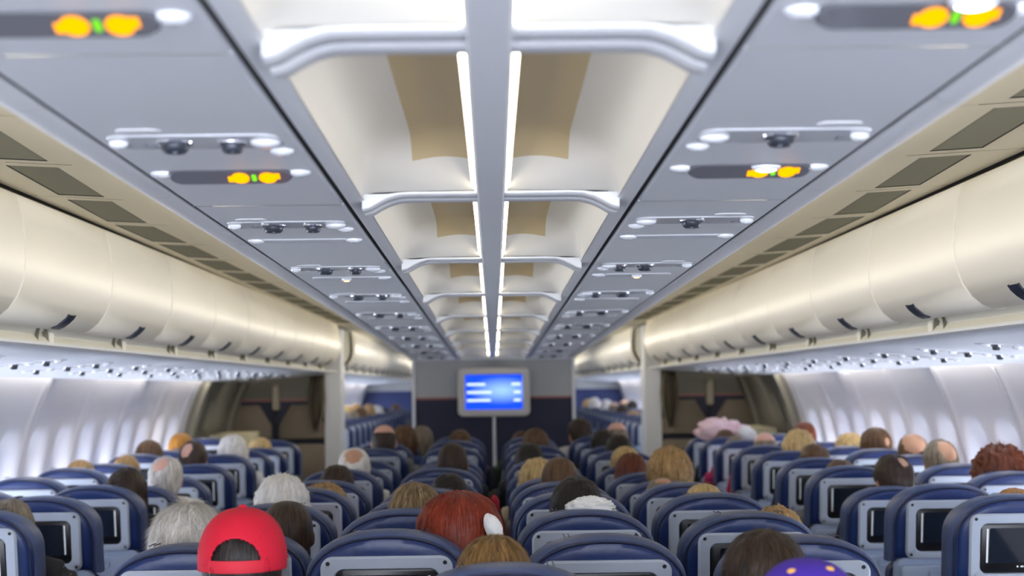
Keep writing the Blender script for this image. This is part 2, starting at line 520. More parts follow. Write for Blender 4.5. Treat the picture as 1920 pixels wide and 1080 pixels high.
# panels under the bins
for s in (-1, 1):
    for ya, yb in ((YN, 15.25), (15.75, YE)):
        m = MB()
        up = [(1.502, 1.722), (1.498, 1.712), (1.506, 1.704), (1.60, 1.694), (1.85, 1.675), (2.10, 1.652), (2.28, 1.632), (2.345, 1.628), (2.372, 1.638), (2.378, 1.655), (2.36, 1.665)]
        n_ = int((yb - ya) / .8)
        e2 = [ya + (yb - ya) * i / n_ for i in range(n_ + 1)]
        for y0, y1 in zip(e2, e2[1:]):
            m.grid([[(s * x, y, z + g(y)) for x, z in up] for y in (y0 + .002, y1 - .002)])
        m.grid([[(s * x, y, z + g(y) + .003) for x, z in up[3:-4]] for y in (ya, yb)])
        trim(m, M_UNDER)
# outer skin of the fuselage, unseen; added to keep world light out of the gaps
m = MB()
sk = [(-2.62, -.12), (-2.74, .3), (-2.80, .9), (-2.74, 1.5), (-2.55, 1.95), (-2.2, 2.25), (-1.2, 2.45), (0, 2.5), (1.2, 2.45), (2.2, 2.25), (2.55, 1.95), (2.74, 1.5), (2.80, .9), (2.74, .3), (2.62, -.12)]
m.grid([[(x, y, z + g(y)) for x, z in sk] for y in (YN, YE + .2)])
m.face([m.vert((x, YE + .2, z + g(YE))) for x, z in sk])
struct(m.build('ceiling', M_BINBODY))
#@@PSU
# ------------------------------------------------------------------ passenger service units
def capsule2d(w, h, n=8):
    r = h / 2 - 1e-4
    return rrect(w, h, r, n)
def slab(m, w, h, z0, z1, cx=0, cy=0, bev=.004, mi=0, r=None):
    P = capsule2d(w, h) if r is None else rrect(w, h, r)
    Q = capsule2d(w - 2 * bev, h - 2 * bev) if r is None else rrect(w - 2 * bev, h - 2 * bev, max(r - bev, .001))
    m.loops([[(cx + x, cy + y, z1) for x, y in P], [(cx + x, cy + y, z0 + bev) for x, y in P], [(cx + x, cy + y, z0) for x, y in Q]], mi)
def nozzle(parent, x, y, r=.021, z=0):
    m = MB()
    L = []
    for rr, zz in ((r * 1.3, 0), (r * 1.25, -.003), (r, -.006)):
        L.append([(x + rr * cos(a), y + rr * sin(a), z + zz) for a in [2 * pi * q / 18 for q in range(18)]])
    m.loops(L)
    o = m.build('air_nozzle', M_CHROME, parent)
    m = MB(); L = []
    for rr, zz in ((r, -.004), (r * .95, -.013), (r * .75, -.018), (r * .5, -.017), (r * .45, -.010)):
        L.append([(x + rr * cos(a), y + rr * sin(a), z + zz) for a in [2 * pi * q / 18 for q in range(18)]])
    m.loops(L); m.build('nozzle_barrel', M_NOZZLE, o)
def reading_light(parent, x, y, on=None, r=.017, z=0):
    m = MB(); L = []
    for rr, zz in ((r * 1.5, 0), (r * 1.42, -.005), (r * 1.1, -.008), (r, -.007)):
        L.append([(x + rr * cos(a), y + .8 * rr * sin(a), z + zz) for a in [2 * pi * q / 18 for q in range(18)]])
    m.loops(L, cap1=False)
    o = m.build('reading_light', M_LENS, parent)
    m = MB()
    m.loops([[(x + rr * cos(a), y + .8 * rr * sin(a), z + zz) for a in [2 * pi * q / 18 for q in range(18)]] for rr, zz in ((r, -.0068), (r * .6, -.010))], cap0=False)
    m.build('lamp_lens', on or M_LENS, o)
def text_mesh(s, size, align='CENTER'):
    cu = bpy.data.curves.new('t', 'FONT'); cu.body = s; cu.size = size; cu.align_x = align; cu.align_y = 'CENTER'; cu.extrude = .0006; cu.resolution_u = 3
    o = bpy.data.objects.new('t', cu); COL.objects.link(o)
    me = evalmesh(o, 'letters'); bpy.data.objects.remove(o); bpy.data.curves.remove(cu)
    return me
M_INK = mat('print_grey', (120, 124, 134), .6)
M_AMBER = glow('sign_amber', (255, 158, 0), 1.6)
M_GREEN = glow('sign_green', (120, 215, 40), 1.1)
M_READ = glow('reading_lamp_on', (255, 244, 232), 14)
LET = {-1: text_mesh('C  D', .034), 1: text_mesh('F', .034)}
for me in LET.values(): me.materials.clear(); me.materials.append(M_INK)
PSUY = [2.635 + 1.19 * k for k in range(-1, 10)]
def sign_icons(parent, x, y, zz):
    # cigarette-and-belt pictograms: a ring-backed lozenge and a bar, mirrored either side of a green dot
    for sg in (-1, 1):
        m = MB()
        c = [(x + sg * (.026 + .017 * cos(a)), y + .019 * sin(a)) for a in [2 * pi * q / 16 for q in range(16)]]
        m.loops([[(p[0], p[1], zz) for p in c], [(p[0], p[1], zz - .002) for p in c]])
        m.box((x + sg * .040 - .009, y - .010 - .005 * sg, zz - .002), (x + sg * .040 + .009, y + .008 - .005 * sg, zz))
        m.build('sign_symbol', M_AMBER, parent)
    m = MB(); slab(m, .009, .024, zz - .002, zz, x, y, .001, r=.004); m.build('indicator_dot', M_GREEN, parent)
for s in (-1, 1):
    for k, y in enumerate(PSUY):
        cx = s * .492
        lit = {0: ' and lit amber signs', 1: ' and lit amber signs'}.get(k, '')
        lab = 'white passenger service unit%s in the %s ceiling panel, %s' % (' with amber signs' if lit else '', SIDE[s], ordw(k))
        t = thing('service_unit', (cx, y, CE(y) - .001), lab, 'service unit', 'service units in the centre ceiling')
        t.rotation_euler.x = -.003
        m = MB(); slab(m, .285, .125, -.003, .004, 0, 0, .002, r=.03); m.build('base_plate', M_PLATE, t)
        m = MB(); slab(m, .075, .04, -.003, .004, s * .075, -.10, .002); m.build('speaker_cover', M_PANEL, t)
        if s < 0: nozzle(t, -.035, -.005, .024, -.003); nozzle(t, .06, .0, .019, -.003)
        else:
            nozzle(t, -.005 if k < 4 else .02, -.008, .024, -.003)
            if k > 2: nozzle(t, -.085, .004, .019, -.003)
        reading_light(t, -s * .115, .0, None, .017, -.003)
        reading_light(t, -s * .13, .10, None, .014)
        reading_light(t, s * .128, -.01, None, .011, -.003)
        o = link('seat_letters', LET[s], t); o.location = (s * .10, .018, -.0035); o.rotation_euler = (pi, 0, 0)
        # sign strip further forward
        yo = .345
        m = MB(); slab(m, .235, .058 if k < 2 else .04, -.006 if k < 2 else .001, .012, 0, 0, .004); sg = m.build('sign_strip', M_STRIP if k < 2 else M_PLATE, t)
        sg.location = (0, yo, -.006); sg.rotation_euler = (-radians(20 if k < 2 else 6), 0, 0)
        if k < 2 or k == 3:
            if not (k == 3): sign_icons(sg, .045, 0, -.0062)
        for e in (-1, 1):
            if k < 3 or e == -s:
                reading_light(t, e * .128, yo + .004, None, .016)
        if k == 1 and s > 0: reading_light(t, .028, yo - .022, M_READ, .019, -.004)
        if k == 0 and s > 0: reading_light(t, .052, yo - .046, M_READ, .019, -.004)
        if k == 3:
            reading_light(t, .0, yo - .0, glow('reading_lamp_dim', (255, 190, 120), 3), .012, -.005)
# under the side bins
sp_proto = None
for s in (-1, 1):
    for k in range(11):
        y = 5.35 + .8 * k + .25
        if y > 13.6: continue
        x = 1.93; z = 1.668 + g(y)
        lab = 'white service unit under the %s bins, %s' % (SIDE[s], ordw(k))
        t = thing('service_unit', (s * x, y, z), lab, 'service unit', 'service units under the %s bins' % SIDE[s])
        t.rotation_euler = (.0115, s * .085, 0)
        m = MB(); slab(m, .42, .13, -.003, .004, 0, 0, .002, r=.03); m.build('base_plate', M_PLATE, t)
        for xx, rr in ((-.14, .014), (.0, .015), (.13, .014)): nozzle(t, xx, .01, rr, -.003)
        for xx in (-.185, -.07, .07, .185): reading_light(t, xx, -.01, None, .012, -.003)
#@@FRONT
# ------------------------------------------------------------------ centre bulkhead with the big screen
m = MB()
ZL = 1.557
m.box((-.70, YB, g(YB)), (.71, YB + 2.2, ZL), 1)
m.box((-.70, YB, ZL), (.71, YB + 2.2, ZL + .02), 2)
m.box((-.70, YB, ZL + .02), (.71, YB + 2.2, 2.2), 0)
struct(m.build('wall_front', [M_GREYWALL, M_NAVYWALL, M_REDLINE]))
m = MB()
for sx in (-.715, .695): m.box((sx, YB - .02, g(YB)), (sx + .03, YB + 2.2, 2.16))
trim(m, M_PARTGREY)
m = MB(); m.box((-.74, YB - .015, CE(YB) - .014), (.74, YB + .0, CE(YB) + .05)); trim(m, M_PANEL)
c = at(926, 735, YB - .10)
t = thing('bulkhead_monitor', (c.x, YB - .10, c.z), 'large white-framed blue information screen on the centre bulkhead', 'screen')
def plate(mm, w, h, r, y0, y1, bev=.006, cx=0, cz=0, mi=0):
    P = rrect(w, h, r); Q = rrect(w - 2 * bev, h - 2 * bev, max(r - bev, .001))
    mm.loops([[(cx + x, y1, cz + z) for x, z in P], [(cx + x, y0 + bev, cz + z) for x, z in P], [(cx + x, y0, cz + z) for x, z in Q]], mi)
def frame(mm, w, h, r, iw, ih, ir, y0, y1, cx=0, cz=0, bev=.005, icz=0, mi=0):
    def L(w_, h_, r_, y, z=0): return [(cx + a, y, cz + z + c_) for a, c_ in rrect(w_, h_, r_)]
    mm.grid([L(w, h, r, y1), L(w, h, r, y0 + bev), L(w - 1.4 * bev, h - 1.4 * bev, r - .7 * bev, y0), L(iw + 1.4 * bev, ih + 1.4 * bev, ir + .7 * bev, y0, icz), L(iw, ih, ir, y0 + bev, icz), L(iw, ih, ir, y1, icz)], mi, close_u=True)
mm = MB(); frame(mm, .635, .43, .05, .50, .30, .012, -.03, .05, bev=.014); mm.build('monitor_case', M_OFFWHITE, t)
mm = MB(); plate(mm, .61, .40, .03, .03, .06); mm.build('monitor_back', M_GREYWALL, t)
# screen picture: blue with a paler middle and three rows of blurred writing
ms = bpy.data.materials.new('screen_blue'); ms.use_nodes = True
nn, ll = ms.node_tree.nodes, ms.node_tree.links; nn.remove(nn['Principled BSDF'])
em = nn.new('ShaderNodeEmission'); em.inputs['Strength'].default_value = 1.15
tc = nn.new('ShaderNodeTexCoord'); mp = nn.new('ShaderNodeMapping'); gr = nn.new('ShaderNodeTexGradient'); gr.gradient_type = 'SPHERICAL'
mp.inputs['Location'].default_value = (-.25, 0, -.1); mp.inputs['Scale'].default_value = (3.4, 1, 8.0)
rp = nn.new('ShaderNodeValToRGB'); rp.color_ramp.elements[0].color = rgb(22, 72, 232); rp.color_ramp.elements[1].color = rgb(140, 180, 255)
rp.color_ramp.elements[1].position = .9
ll.new(tc.outputs['Object'], mp.inputs[0]); ll.new(mp.outputs[0], gr.inputs[0]); ll.new(gr.outputs['Fac'], rp.inputs[0]); ll.new(rp.outputs[0], em.inputs['Color']); ll.new(em.outputs[0], nn['Material Output'].inputs['Surface'])
mm = MB(); plate(mm, .502, .302, .01, -.004, .02, .001); scr = mm.build('screen', ms, t)
mm = MB()
for z, a, b in ((.068, -.235, -.075), (-.002, -.235, -.02), (-.072, -.235, -.03), (.068, .155, .235), (-.002, .175, .235), (-.072, .175, .235)):
    mm.box((a, -.0055, z - .009), (b, -.0045, z + .009))
mm.build('screen_writing', glow('screen_text', (205, 222, 255), 1.3), scr)
mm = MB(); mm.tube([(0, .0, -.2), (0, .0, g(YB) - c.z)], .014, 12); mm.build('pole', M_PARTGREY, t)

# ------------------------------------------------------------------ side partitions, crew seats, curtains, doors
YP = 15.4
for s in (-1, 1):
    m = MB(); top = 2.17
    m.box((-.0, 0, 0), (1, 1, 1), 1, fn=lambda x, y, z: (s * (1.62 + 1.0 * x), YP + .3 * y, g(YP) + (1.565 - g(YP)) * z))
    m.box((0, 0, 0), (1, 1, 1), 2, fn=lambda x, y, z: (s * (1.62 + 1.0 * x), YP + .3 * y, 1.565 + .022 * z))
    m.box((0, 0, 0), (1, 1, 1), 0, fn=lambda x, y, z: (s * (1.62 + 1.0 * x), YP + .3 * y, 1.587 + (1.84 - 1.587) * z))
    struct(m.build('wall_partition_' + SIDE[s], [M_TAUPE2, M_NAVYWALL, M_REDLINE]))
    m = MB()
    m.box((0, 0, 0), (1, 1, 1), 0, fn=lambda x, y, z: (s * (1.47 + .155 * x), YP - .06 + .40 * y, g(YP) + (2.27 - g(YP)) * z))
    trim(m, M_PARTGREY)
    # two folded crew seats
    for q, (x, nm) in enumerate(((1.85, 'beside the aisle'), (2.36, 'beside the door'))):
        t = thing('jump_seat', (s * x, YP, g(YP)), 'folded taupe crew seat on the %s partition, %s' % (SIDE[s], nm), 'crew seat', 'folded crew seats on the partitions')
        for nme, z0, z1, w0, w1, d in (('backrest', 1.20, 1.53, .44, .20, .07), ('seat_pan', .78, 1.15, .43, .40, .10)):
            mm = MB(); z0 -= g(YP); z1 -= g(YP)
            L = []
            for y, k in ((0, 1), (-d + .015, 1), (-d, .94)):
                L.append([(w * .5 * k * sx_, y, (z0 + z1) / 2 + (z - (z0 + z1) / 2) * (k if k == 1 else .95)) for w, z, sx_ in ((w0, z0, -1), (w0, z0, 1), (w0, z0 + (z1 - z0) * .4, 1), (w1 + .05, z1 - .04, 1), (w1, z1, 1), (w1, z1, -1), (w1 + .05, z1 - .04, -1), (w0, z0 + (z1 - z0) * .4, -1))])
            mm.loops(L); mm.build(nme, M_JUMP, t, angle=60)
        mm = MB(); mm.box((-.14, -.05, .15), (.14, 0, .68)); mm.build('mount', M_TAUPE2, t)
    t = thing('handset_holder', (s * 2.10, YP, 1.60), 'beige handset cradle between the folded crew seats on the %s partition' % SIDE[s], 'handset')
    mm = MB(); slab2 = rrect(.07, .25, .025)
    mm.loops([[(x, 0, z) for x, z in slab2], [(x, -.05, z) for x, z in slab2], [(x * .8, -.065, z * .9) for x, z in slab2]]); mm.build('handset', mat('handset_beige', (168, 158, 138), .5), t)
    mm = MB(); mm.tube([(0, -.03, -.11), (-.02, -.03, -.25), (-.02, -.03, -.40), (.02, -.03, -.40), (.02, -.03, -.25)], .008, 6); mm.build('cord', M_SCREW, t)
    # curtain gathered at the aisle side
    mm = MB(); rows = []
    for i in range(25):
        z = .0 - .56 * i / 24
        w = .05 + .035 * sin(pi * min(1, i / 24 * 1.1)) if i < 20 else .05 - .006 * (i - 20)
        rows.append([(s * (w * (j / 20 * 2 - 1)), .035 * sin(j * 1.9 + i * .05) - .04, z) for j in range(21)])
    rows2 = [[(p[0], p[1] + .03, p[2]) for p in r[::-1]] for r in rows]
    mm.grid([a + b for a, b in zip(rows, rows2)], close_u=True)
    o = mm.build('curtain', M_CURTAIN)
    o.location = (s * 1.70, YP - .10, 1.85)
    tag(o, 'dark taupe curtain gathered at the %s partition beside the aisle' % SIDE[s], 'curtain')
    # exit door
    t = thing('door_1' if s < 0 else 'door_2', (s * 2.5, 14.25, g(14.25)), 'grey-brown lined cabin exit door on the %s side' % SIDE[s], 'door')
    t['kind'] = 'structure'
    def W(x, y, z): return (s * x - s * 2.5, y - 14.25, z + g(y) - g(14.25))
    mm = MB()
    zz = [1.655 - .08 * i for i in range(21)]
    mm.grid([[W(wall_x(z) - .035, y, z) for z in zz] for y in (13.25, 15.35)])
    mm.grid([[W(wall_x(z) - .035, 13.25, z) for z in zz], [W(wall_x(z) + .0, 13.23, z) for z in zz]])
    mm.build('door_lining', M_TAUPE2, t)
    mm = MB()
    for ya, yb in ((13.25, 13.42), (15.15, 15.35)):
        mm.grid([[W(wall_x(z) - .075, y, z) for z in zz] for y in (ya, yb)])
        for y in (ya, yb): mm.grid([[W(wall_x(z) - .075, y, z) for z in zz], [W(wall_x(z) - .03, y, z) for z in zz]])
    mm.build('door_frame', M_TAUPE, t)
    mm = MB()
    for a, b, c_, d in ((13.62, 13.90, 1.22, 1.46),):
        L = []
        for dy, dz, dx in ((0, 0, -.035), (0, 0, -.07), (.03, .03, -.075)):
            L.append([W(wall_x(z) + dx, y, z) for y, z in ((a + dy, c_ + dz), (b - dy, c_ + dz), (b - dy, d - dz), (a + dy, d - dz))])
        mm.loops(L)
    mm.build('door_handle_housing', M_TAUPE, t)
    mm = MB(); mm.box((2.18, 13.75, .25), (2.45, 14.8, 1.17), fn=W); mm.build('slide_cover', mat('slide_cover_cream', (196, 186, 150), .6), t)
# end of the view, far forward
m = MB()
m.box((-2.7, YE, 0), (2.7, YE + .1, 1.80), 1); m.box((-2.7, YE, 1.80), (2.7, YE + .1, 2.6), 0)
struct(m.build('wall_far', [M_GREYWALL, mat('far_wall_blue', (40, 54, 104), .6)]))
m = MB(); m.box((-.9, YB + 2.2, 2.16), (.9, YE, 2.2)); struct(m.build('ceiling', M_PANEL))
#@@SEATS
# ------------------------------------------------------------------ seats
TILT = radians(11)
ct, st = cos(TILT), sin(TILT)
ST = 1.165
def bk(x, y, v):
    """back-rest frame: v = 0 at the top, negative below; leans towards the camera at the top"""
    return (x, y * ct - v * st, ST + v * ct + y * st * .0)
def arch(hw, vtop, vbot, sh, p=2.3, n=22):
    P = [(-hw, vbot)]
    P += [(-hw, vbot + (vtop - sh - vbot) * k / 4) for k in range(1, 4)]
    for k in range(n + 1):
        a = pi - pi * k / n
        c, s_ = cos(a), sin(a)
        P.append((hw * math.copysign(abs(c) ** (2 / p), c), vtop - sh + sh * abs(s_) ** (2 / p)))
    P += [(hw, vbot + (vtop - sh - vbot) * k / 4) for k in range(3, 0, -1)]
    P.append((hw, vbot))
    return P
def scaled(P, k, c):
    return [((x - c[0]) * k[0] + c[0], (v - c[1]) * k[1] + c[1]) for x, v in P]
seat = thing('airline_seat', (0, 0, 0), 'seat', 'seat')
m = MB()
A = arch(.208, -.004, -.285, .145)
c = (0, -.14)
L = [(scaled(A, (.80, .72), c), -.004), (scaled(A, (.90, .86), c), -.003), (scaled(A, (.965, .95), c), .002), (scaled(A, (.99, .985), c), .012), (A, .026), (A, .06), (scaled(A, (.97, .97), c), .072)]
m.loops([[bk(x, y, v) for x, v in P] for P, y in L])
m.build('back_cover', M_LEATHER, seat, angle=50)
m = MB()
P = scaled(A, (.985, .978), c)
m.tube([bk(x, .006, v) for x, v in P], .0035, 6); m.build('piping', M_PIPING, bpy.data.objects['back_cover'])
m = MB()
A2 = arch(.216, .008, -.30, .140)
L = [(scaled(A2, (.93, .93), c), .030), (scaled(A2, (.975, .975), c), .042), (A2, .066), (scaled(A2, (1.0, 1.0), c), .135), (scaled(A2, (.97, .97), c), .165), (scaled(A2, (.86, .86), c), .178)]
m.loops([[bk(x, y, v) for x, v in P] for P, y in L])
hd = m.build('headrest', M_LEATHER2, seat, angle=60)
m = MB()
for q in (-.095, .095):
    for dx in (-.006, .006):
        pts = [bk(q + dx, .06 + .08 * k / 6, .0055 + .001 * sin(pi * k / 6)) for k in range(7)]
        m.tube(pts, .0016, 5)
m.build('stitching', M_PIPING, hd)
m = MB()
R = rrect(.43, .46, .05)
m.loops([[bk(x, y, z - .53) for x, z in R] for y in (.05, .115)] + [[bk(x * .94, .13, z * .95 - .53) for x, z in R]])
m.build('back_cushion', M_CUSHION, seat)
m = MB()
R = rrect(.40, .44, .03)
m.loops([[bk(x, .05, z - .50) for x, z in R], [bk(x, .006, z - .50) for x, z in R], [bk(x * .985, .0, z * .985 - .50) for x, z in R]])
m.build('back_panel', M_PLASTIC, seat)
m = MB()
def bkl(P, y, cv): return [bk(x, y, z + cv) for x, z in P]
ow, oh, cv = .335, .232, -.168
def L_(w, h, r, y, dz=0): return bkl(rrect(w, h, r), y, cv + dz)
m.grid([L_(ow, oh, .032, .01), L_(ow, oh, .032, -.014), L_(ow - .012, oh - .012, .027, -.02), L_(ow - .066, oh - .058, .026, -.02, -.002), L_(ow - .072, oh - .064, .023, -.014, -.002), L_(ow - .072, oh - .064, .023, .01, -.002)], close_u=True)
mf = m.build('monitor_frame', M_BEZEL, seat)
for sx in (-1, 1):
    for sz in (-1, 1):
        m = MB(); cx, cz = sx * (ow / 2 - .0195), cv + sz * (oh / 2 - .0175)
        m.loops([[bk(cx + .0055 * cos(a), y, cz + .0055 * sin(a)) for a in [2 * pi * k / 10 for k in range(10)]] for y in (-.018, -.0212)])
        m.build('screw', M_SCREW, mf)
m = MB()
m.loops([L_(ow - .071, oh - .063, .023, .008, -.002), L_(ow - .071, oh - .063, .023, -.010, -.002), L_(ow - .078, oh - .070, .02, -.012, -.002)])
mp_ = m.build('monitor_panel', M_BLACK, seat)
m = MB(); m.loops([L_(.200, .118, .006, -.011, .008), L_(.200, .118, .006, -.0135, .008)]); m.build('display', M_SCREEN, mp_)
m = MB(); m.box((.1045, 0, 0), (.1105, 1, 1), fn=lambda x, y, z: bk(x, -.0115 - .003 * y, cv - .05 + .115 * z)); glint_bar = m.build('screen_glint', M_GLINT_MARKS, mp_)  # white bar standing in for the reflection on the screen's aisle side
m = MB()
for x0, w in ((-.03, .006), (-.015, .010), (.002, .006)):
    m.box((x0, 0, 0), (x0 + w, 1, 1), fn=lambda x, y, z: bk(x, -.012 - .001 * y, cv - .067 + .005 * z))
m.build('control_marks', M_GLINT_MARKS, mp_)
m = MB()
R = rrect(.37, .27, .018)
m.loops([bkl(R, .0, -.445), bkl(R, -.016, -.445), bkl([(x * .97, z * .97) for x, z in R], -.02, -.445)])
tr = m.build('tray_table', M_PLASTIC, seat)
m = MB(); R = rrect(.15, .03, .01)
m.grid([bkl(R, -.02, -.345), bkl(R, -.024, -.345), bkl([(x * .93, z * .7) for x, z in R], -.024, -.345), bkl([(x * .93, z * .7) for x, z in R], -.0205, -.345)], close_u=True); m.build('tray_recess', M_PLASTIC, tr)
m = MB(); R = rrect(.04, .016, .005)
m.loops([bkl(R, -.02, -.322), bkl(R, -.032, -.322)]); m.build('tray_latch', M_BEZEL, tr)
m = MB(); R = rrect(.36, .2, .03)
m.loops([bkl(R, .0, -.69), bkl(R, -.012, -.69), bkl([(x * .9, z * .9) for x, z in R], -.022, -.69)]); m.build('literature_pocket', M_CUSHION, seat)
m = MB(); R = rrect(.44, .46, .05)
m.loops([[(x, .43 + y, .33) for x, y in R], [(x, .43 + y, .43) for x, y in R], [(x * .95, .43 + y * .95, .455) for x, y in R]]); m.build('seat_cushion', M_CUSHION, seat)
for sx in (-1, 1):
    m = MB(); R = rrect(.045, .38, .02)
    m.loops([[(sx * .252 + x, .36 + y, .60) for x, y in R], [(sx * .252 + x, .36 + y, .635) for x, y in R], [(sx * .252 + x * .8, .36 + y * .96, .645) for x, y in R]])
    m.box((sx * .252 - .012, .2, .36), (sx * .252 + .012, .3, .60)); m.build('armrest', M_DARKMETAL, seat)
    m = MB(); m.tube([(sx * .17, .25, .34), (sx * .17, .2, .015), (sx * .17, .62, .015), (sx * .17, .58, .34)], .016, 8); m.build('leg', M_METAL, seat)
m = MB(); m.box((-.225, .21, .30), (.225, .62, .332)); m.build('seat_frame', M_METAL, seat)
# rows:  distance of the head-rest, x, height of its top in the photograph
SEATS = {}
def colx(name): return {'C1': -.785, 'C2': -.275, 'C3': .28, 'C4': .785, 'LA': -1.735, 'LW': -2.262, 'RA': 1.735, 'RW': 2.262}[name]
CD = lambda r: 4.05 + .8 * r
SD = lambda k: 5.25 + .8 * k
tops = {
 'C1': [1022, 998, 945, 915, 901, 880, 876, 863, 840, 830, 822],
 'C2': [995, 955, 935, 916, 897, 877, 870, 862, 838, 826, 818],
 'C3': [1003.5, 955.6, 922, 903.5, 895, 877.5, 861, 850, 835, 827, 818],
 'C4': [1005, 960, 924, 905, 902, 885.6, 870, 845, 835.6, 826, 816],
 'LA': [956, 931, 910, 911, 894, 870, 852, 843, 840, 825],
 'LW': [None, 944, 919, 895, 877, 869, 851, 844, 841, 821],
 'RA': [927, 907, 912, 873, 858, 845, 835, 825, 819, 815],
 'RW': [None, 905, 883, 869, 852, 841, 836, 828, 822, 813],
}
for cname, ys in tops.items():
    for r, yy in enumerate(ys):
        d = CD(r) if cname[0] == 'C' else SD(r)
        x = colx(cname)
        if yy is None: z = ST + g(d)
        else:
            px = 925 + F * x / d
            z = at(px, yy, d + .05).z - .008
        SEATS[cname, r] = [x, d, z]
SEATS['N', 0] = [.02, 3.25, at(945, 1060, 3.3).z - .008]
SEATS['N', 1] = [-.525, 3.25, at(945, 1066, 3.3).z - .04]
SEATS['N', 2] = [.565, 3.25, at(945, 1066, 3.3).z - .05]
SEATS['P', 0] = [.53, 2.47, 1.095]
FR = 16
for r in range(FR):
    for cn in ('LA', 'LW', 'RA', 'RW'):
        d = 17.2 + .8 * r
        SEATS[cn, 100 + r] = [colx(cn), d, ST + g(d) + .015]
COLN = {'C1': 'centre block, left aisle column', 'C2': 'centre block, column left of centre', 'C3': 'centre block, column right of centre', 'C4': 'centre block, right aisle column',
        'LA': 'left block, aisle column', 'LW': 'left block, window column', 'RA': 'right block, aisle column', 'RW': 'right block, window column'}
proto_parts = seat.children  # proto used for the first seat
first = True
for (cn, r), (x, d, z) in SEATS.items():
    o = seat if first else copy_tree(seat)
    first = False
    o.location = (x, d, g(d))
    o.scale = (1, 1, (z - g(d)) / ST)
    if cn[0] in 'LR':
        lr = -1 if cn[0] == 'R' else 1
        if lr < 0:
            o.scale.x = -1
    o['group'] = 'navy leather airline seats'
    if cn == 'N': lab = ['navy leather seat nearest the camera in the middle of the frame', 'navy leather seat just behind the red cap, below the frame edge', 'navy leather seat of the dark-haired man, lower right'][r]
    elif cn == 'P': lab = 'navy leather seat under the purple cap at the bottom edge'
    elif r >= 100: lab = 'far navy seat past the %s partition, %s column, %s' % ({'L': 'left', 'R': 'right'}[cn[0]], {'A': 'aisle', 'W': 'window'}[cn[1]], 'first row' if r == 100 else ORD[r - 100] + ' row')
    else: lab = 'navy leather seat, %s, %s' % (COLN[cn], 'nearest row' if r == 0 else ORD[r] + ' row')
    o['label'] = lab; o['category'] = 'seat'
#@@PEOPLE
# ------------------------------------------------------------------ people
HC = Vector((0, 0, 1.185)); HR = (.078, .096, .112); SQ = 2.4
def remeshed(mb, name, vox, smooth=6):
    o = link(name, mb.mesh(name, M_CUSHION))
    md = o.modifiers.new('r', 'REMESH'); md.mode = 'VOXEL'; md.voxel_size = vox; md.use_smooth_shade = True
    s_ = o.modifiers.new('s', 'SMOOTH'); s_.factor = .5; s_.iterations = smooth
    me = evalmesh(o, name)
    old = o.data; bpy.data.objects.remove(o); bpy.data.meshes.remove(old)
    for p in me.polygons: p.use_smooth = True
    return me
SHO, ELB, HAND = (.175, .075, 1.005), (.205, .17, .76), (.115, .36, .605)
def body_mb(cl):
    m = MB(); e = .012 if cl else 0
    def T(pts, r): m.tube(pts, [q + e for q in r], 14)
    if cl != 'trousers':
        # trunk
        for c_, r_ in (((0, .075, .96), (.165, .085, .10)), ((0, .085, .88), (.155, .10, .14)), ((0, .105, .76), (.135, .095, .14)), ((0, .125, .65), (.14, .095, .13))):
            m.ell(c_, tuple(q + e for q in r_), 24, 14)
        for sx in (-1, 1):
            T([(sx * .03, .055, 1.045), (sx * .10, .06, 1.03), (sx * SHO[0], SHO[1], SHO[2])], [.045, .048, .052])
            T([(sx * SHO[0], SHO[1], SHO[2]), (sx * .205, .12, .88), (sx * ELB[0], ELB[1], ELB[2])], [.052, .045, .038])
            if cl: T([(sx * ELB[0], ELB[1], ELB[2]), (sx * .17, .27, .68)], [.038, .034])
            else: T([(sx * ELB[0], ELB[1], ELB[2]), (sx * .17, .27, .68), (sx * .128, .335, .62)], [.038, .033, .023])
    if cl != 'shirt':
        m.ell((0, .14, .575), (.155 + e, .12 + e, .10 + e), 24, 14)
        for sx in (-1, 1):
            T([(sx * .085, .15, .56), (sx * .10, .32, .555), (sx * .105, .50, .53)], [.08, .07, .056])
            T([(sx * .105, .50, .53), (sx * .105, .49, .33), (sx * .105, .46, .10)], [.056, .05, .036])
            if not cl:
                T([(sx * .105, .45, .05), (sx * .11, .52, .045), (sx * .115, .59, .03)], [.045, .04, .028])
    if not cl:
        T([(0, .05, 1.0), (0, .035, 1.07), (0, .012, 1.12)], [.062, .055, .055])
        m.ell(tuple(HC + Vector((0, -.003, .002))), (HR[0] - .001, HR[1] - .001, HR[2] - .002), 36, 24, sq=SQ)
        m.ell((0, .030, 1.135), (.054, .058, .068), 20, 12)              # jaw
        m.ell((0, .072, 1.085), (.026, .018, .018), 12, 8)               # chin
        m.tube([(0, .09, 1.195), (0, .107, 1.16), (0, .100, 1.150)], [.008, .013, .011], 10)   # nose
        m.ell((0, .088, 1.118), (.024, .010, .006), 12, 6); m.ell((0, .086, 1.107), (.021, .010, .006), 12, 6)   # lips
        for sx in (-1, 1):
            m.ell((sx * .030, .086, 1.205), (.022, .010, .006), 10, 6)    # brow
            m.ell((sx * .029, .080, 1.190), (.013, .011, .010), 10, 6)    # eye
            m.ell((sx * .080, .006, 1.170), (.008, .018, .030), 12, 8, rot=Matrix.Rotation(sx * .35, 3, 'Z'))   # ear
            m.ell((sx * .122, .365, .610), (.040, .048, .020), 12, 8)     # palm
            for q in range(4):
                fx = sx * (.150 - q * .019)
                Ln = (.058, .068, .072, .060)[q]
                m.tube([(fx, .395, .610), (fx - sx * .004, .395 + Ln * .6, .606), (fx - sx * .006, .395 + Ln, .592)], [.0095, .0085, .007], 8)
            m.tube([(sx * .095, .36, .612), (sx * .072, .392, .615), (sx * .066, .415, .608)], [.011, .010, .008], 8)
    return m
ME_BODY = remeshed(body_mb(None), 'body', .0065, 3)
ME_SHIRT = remeshed(body_mb('shirt'), 'shirt', .011, 5)
m = MB()
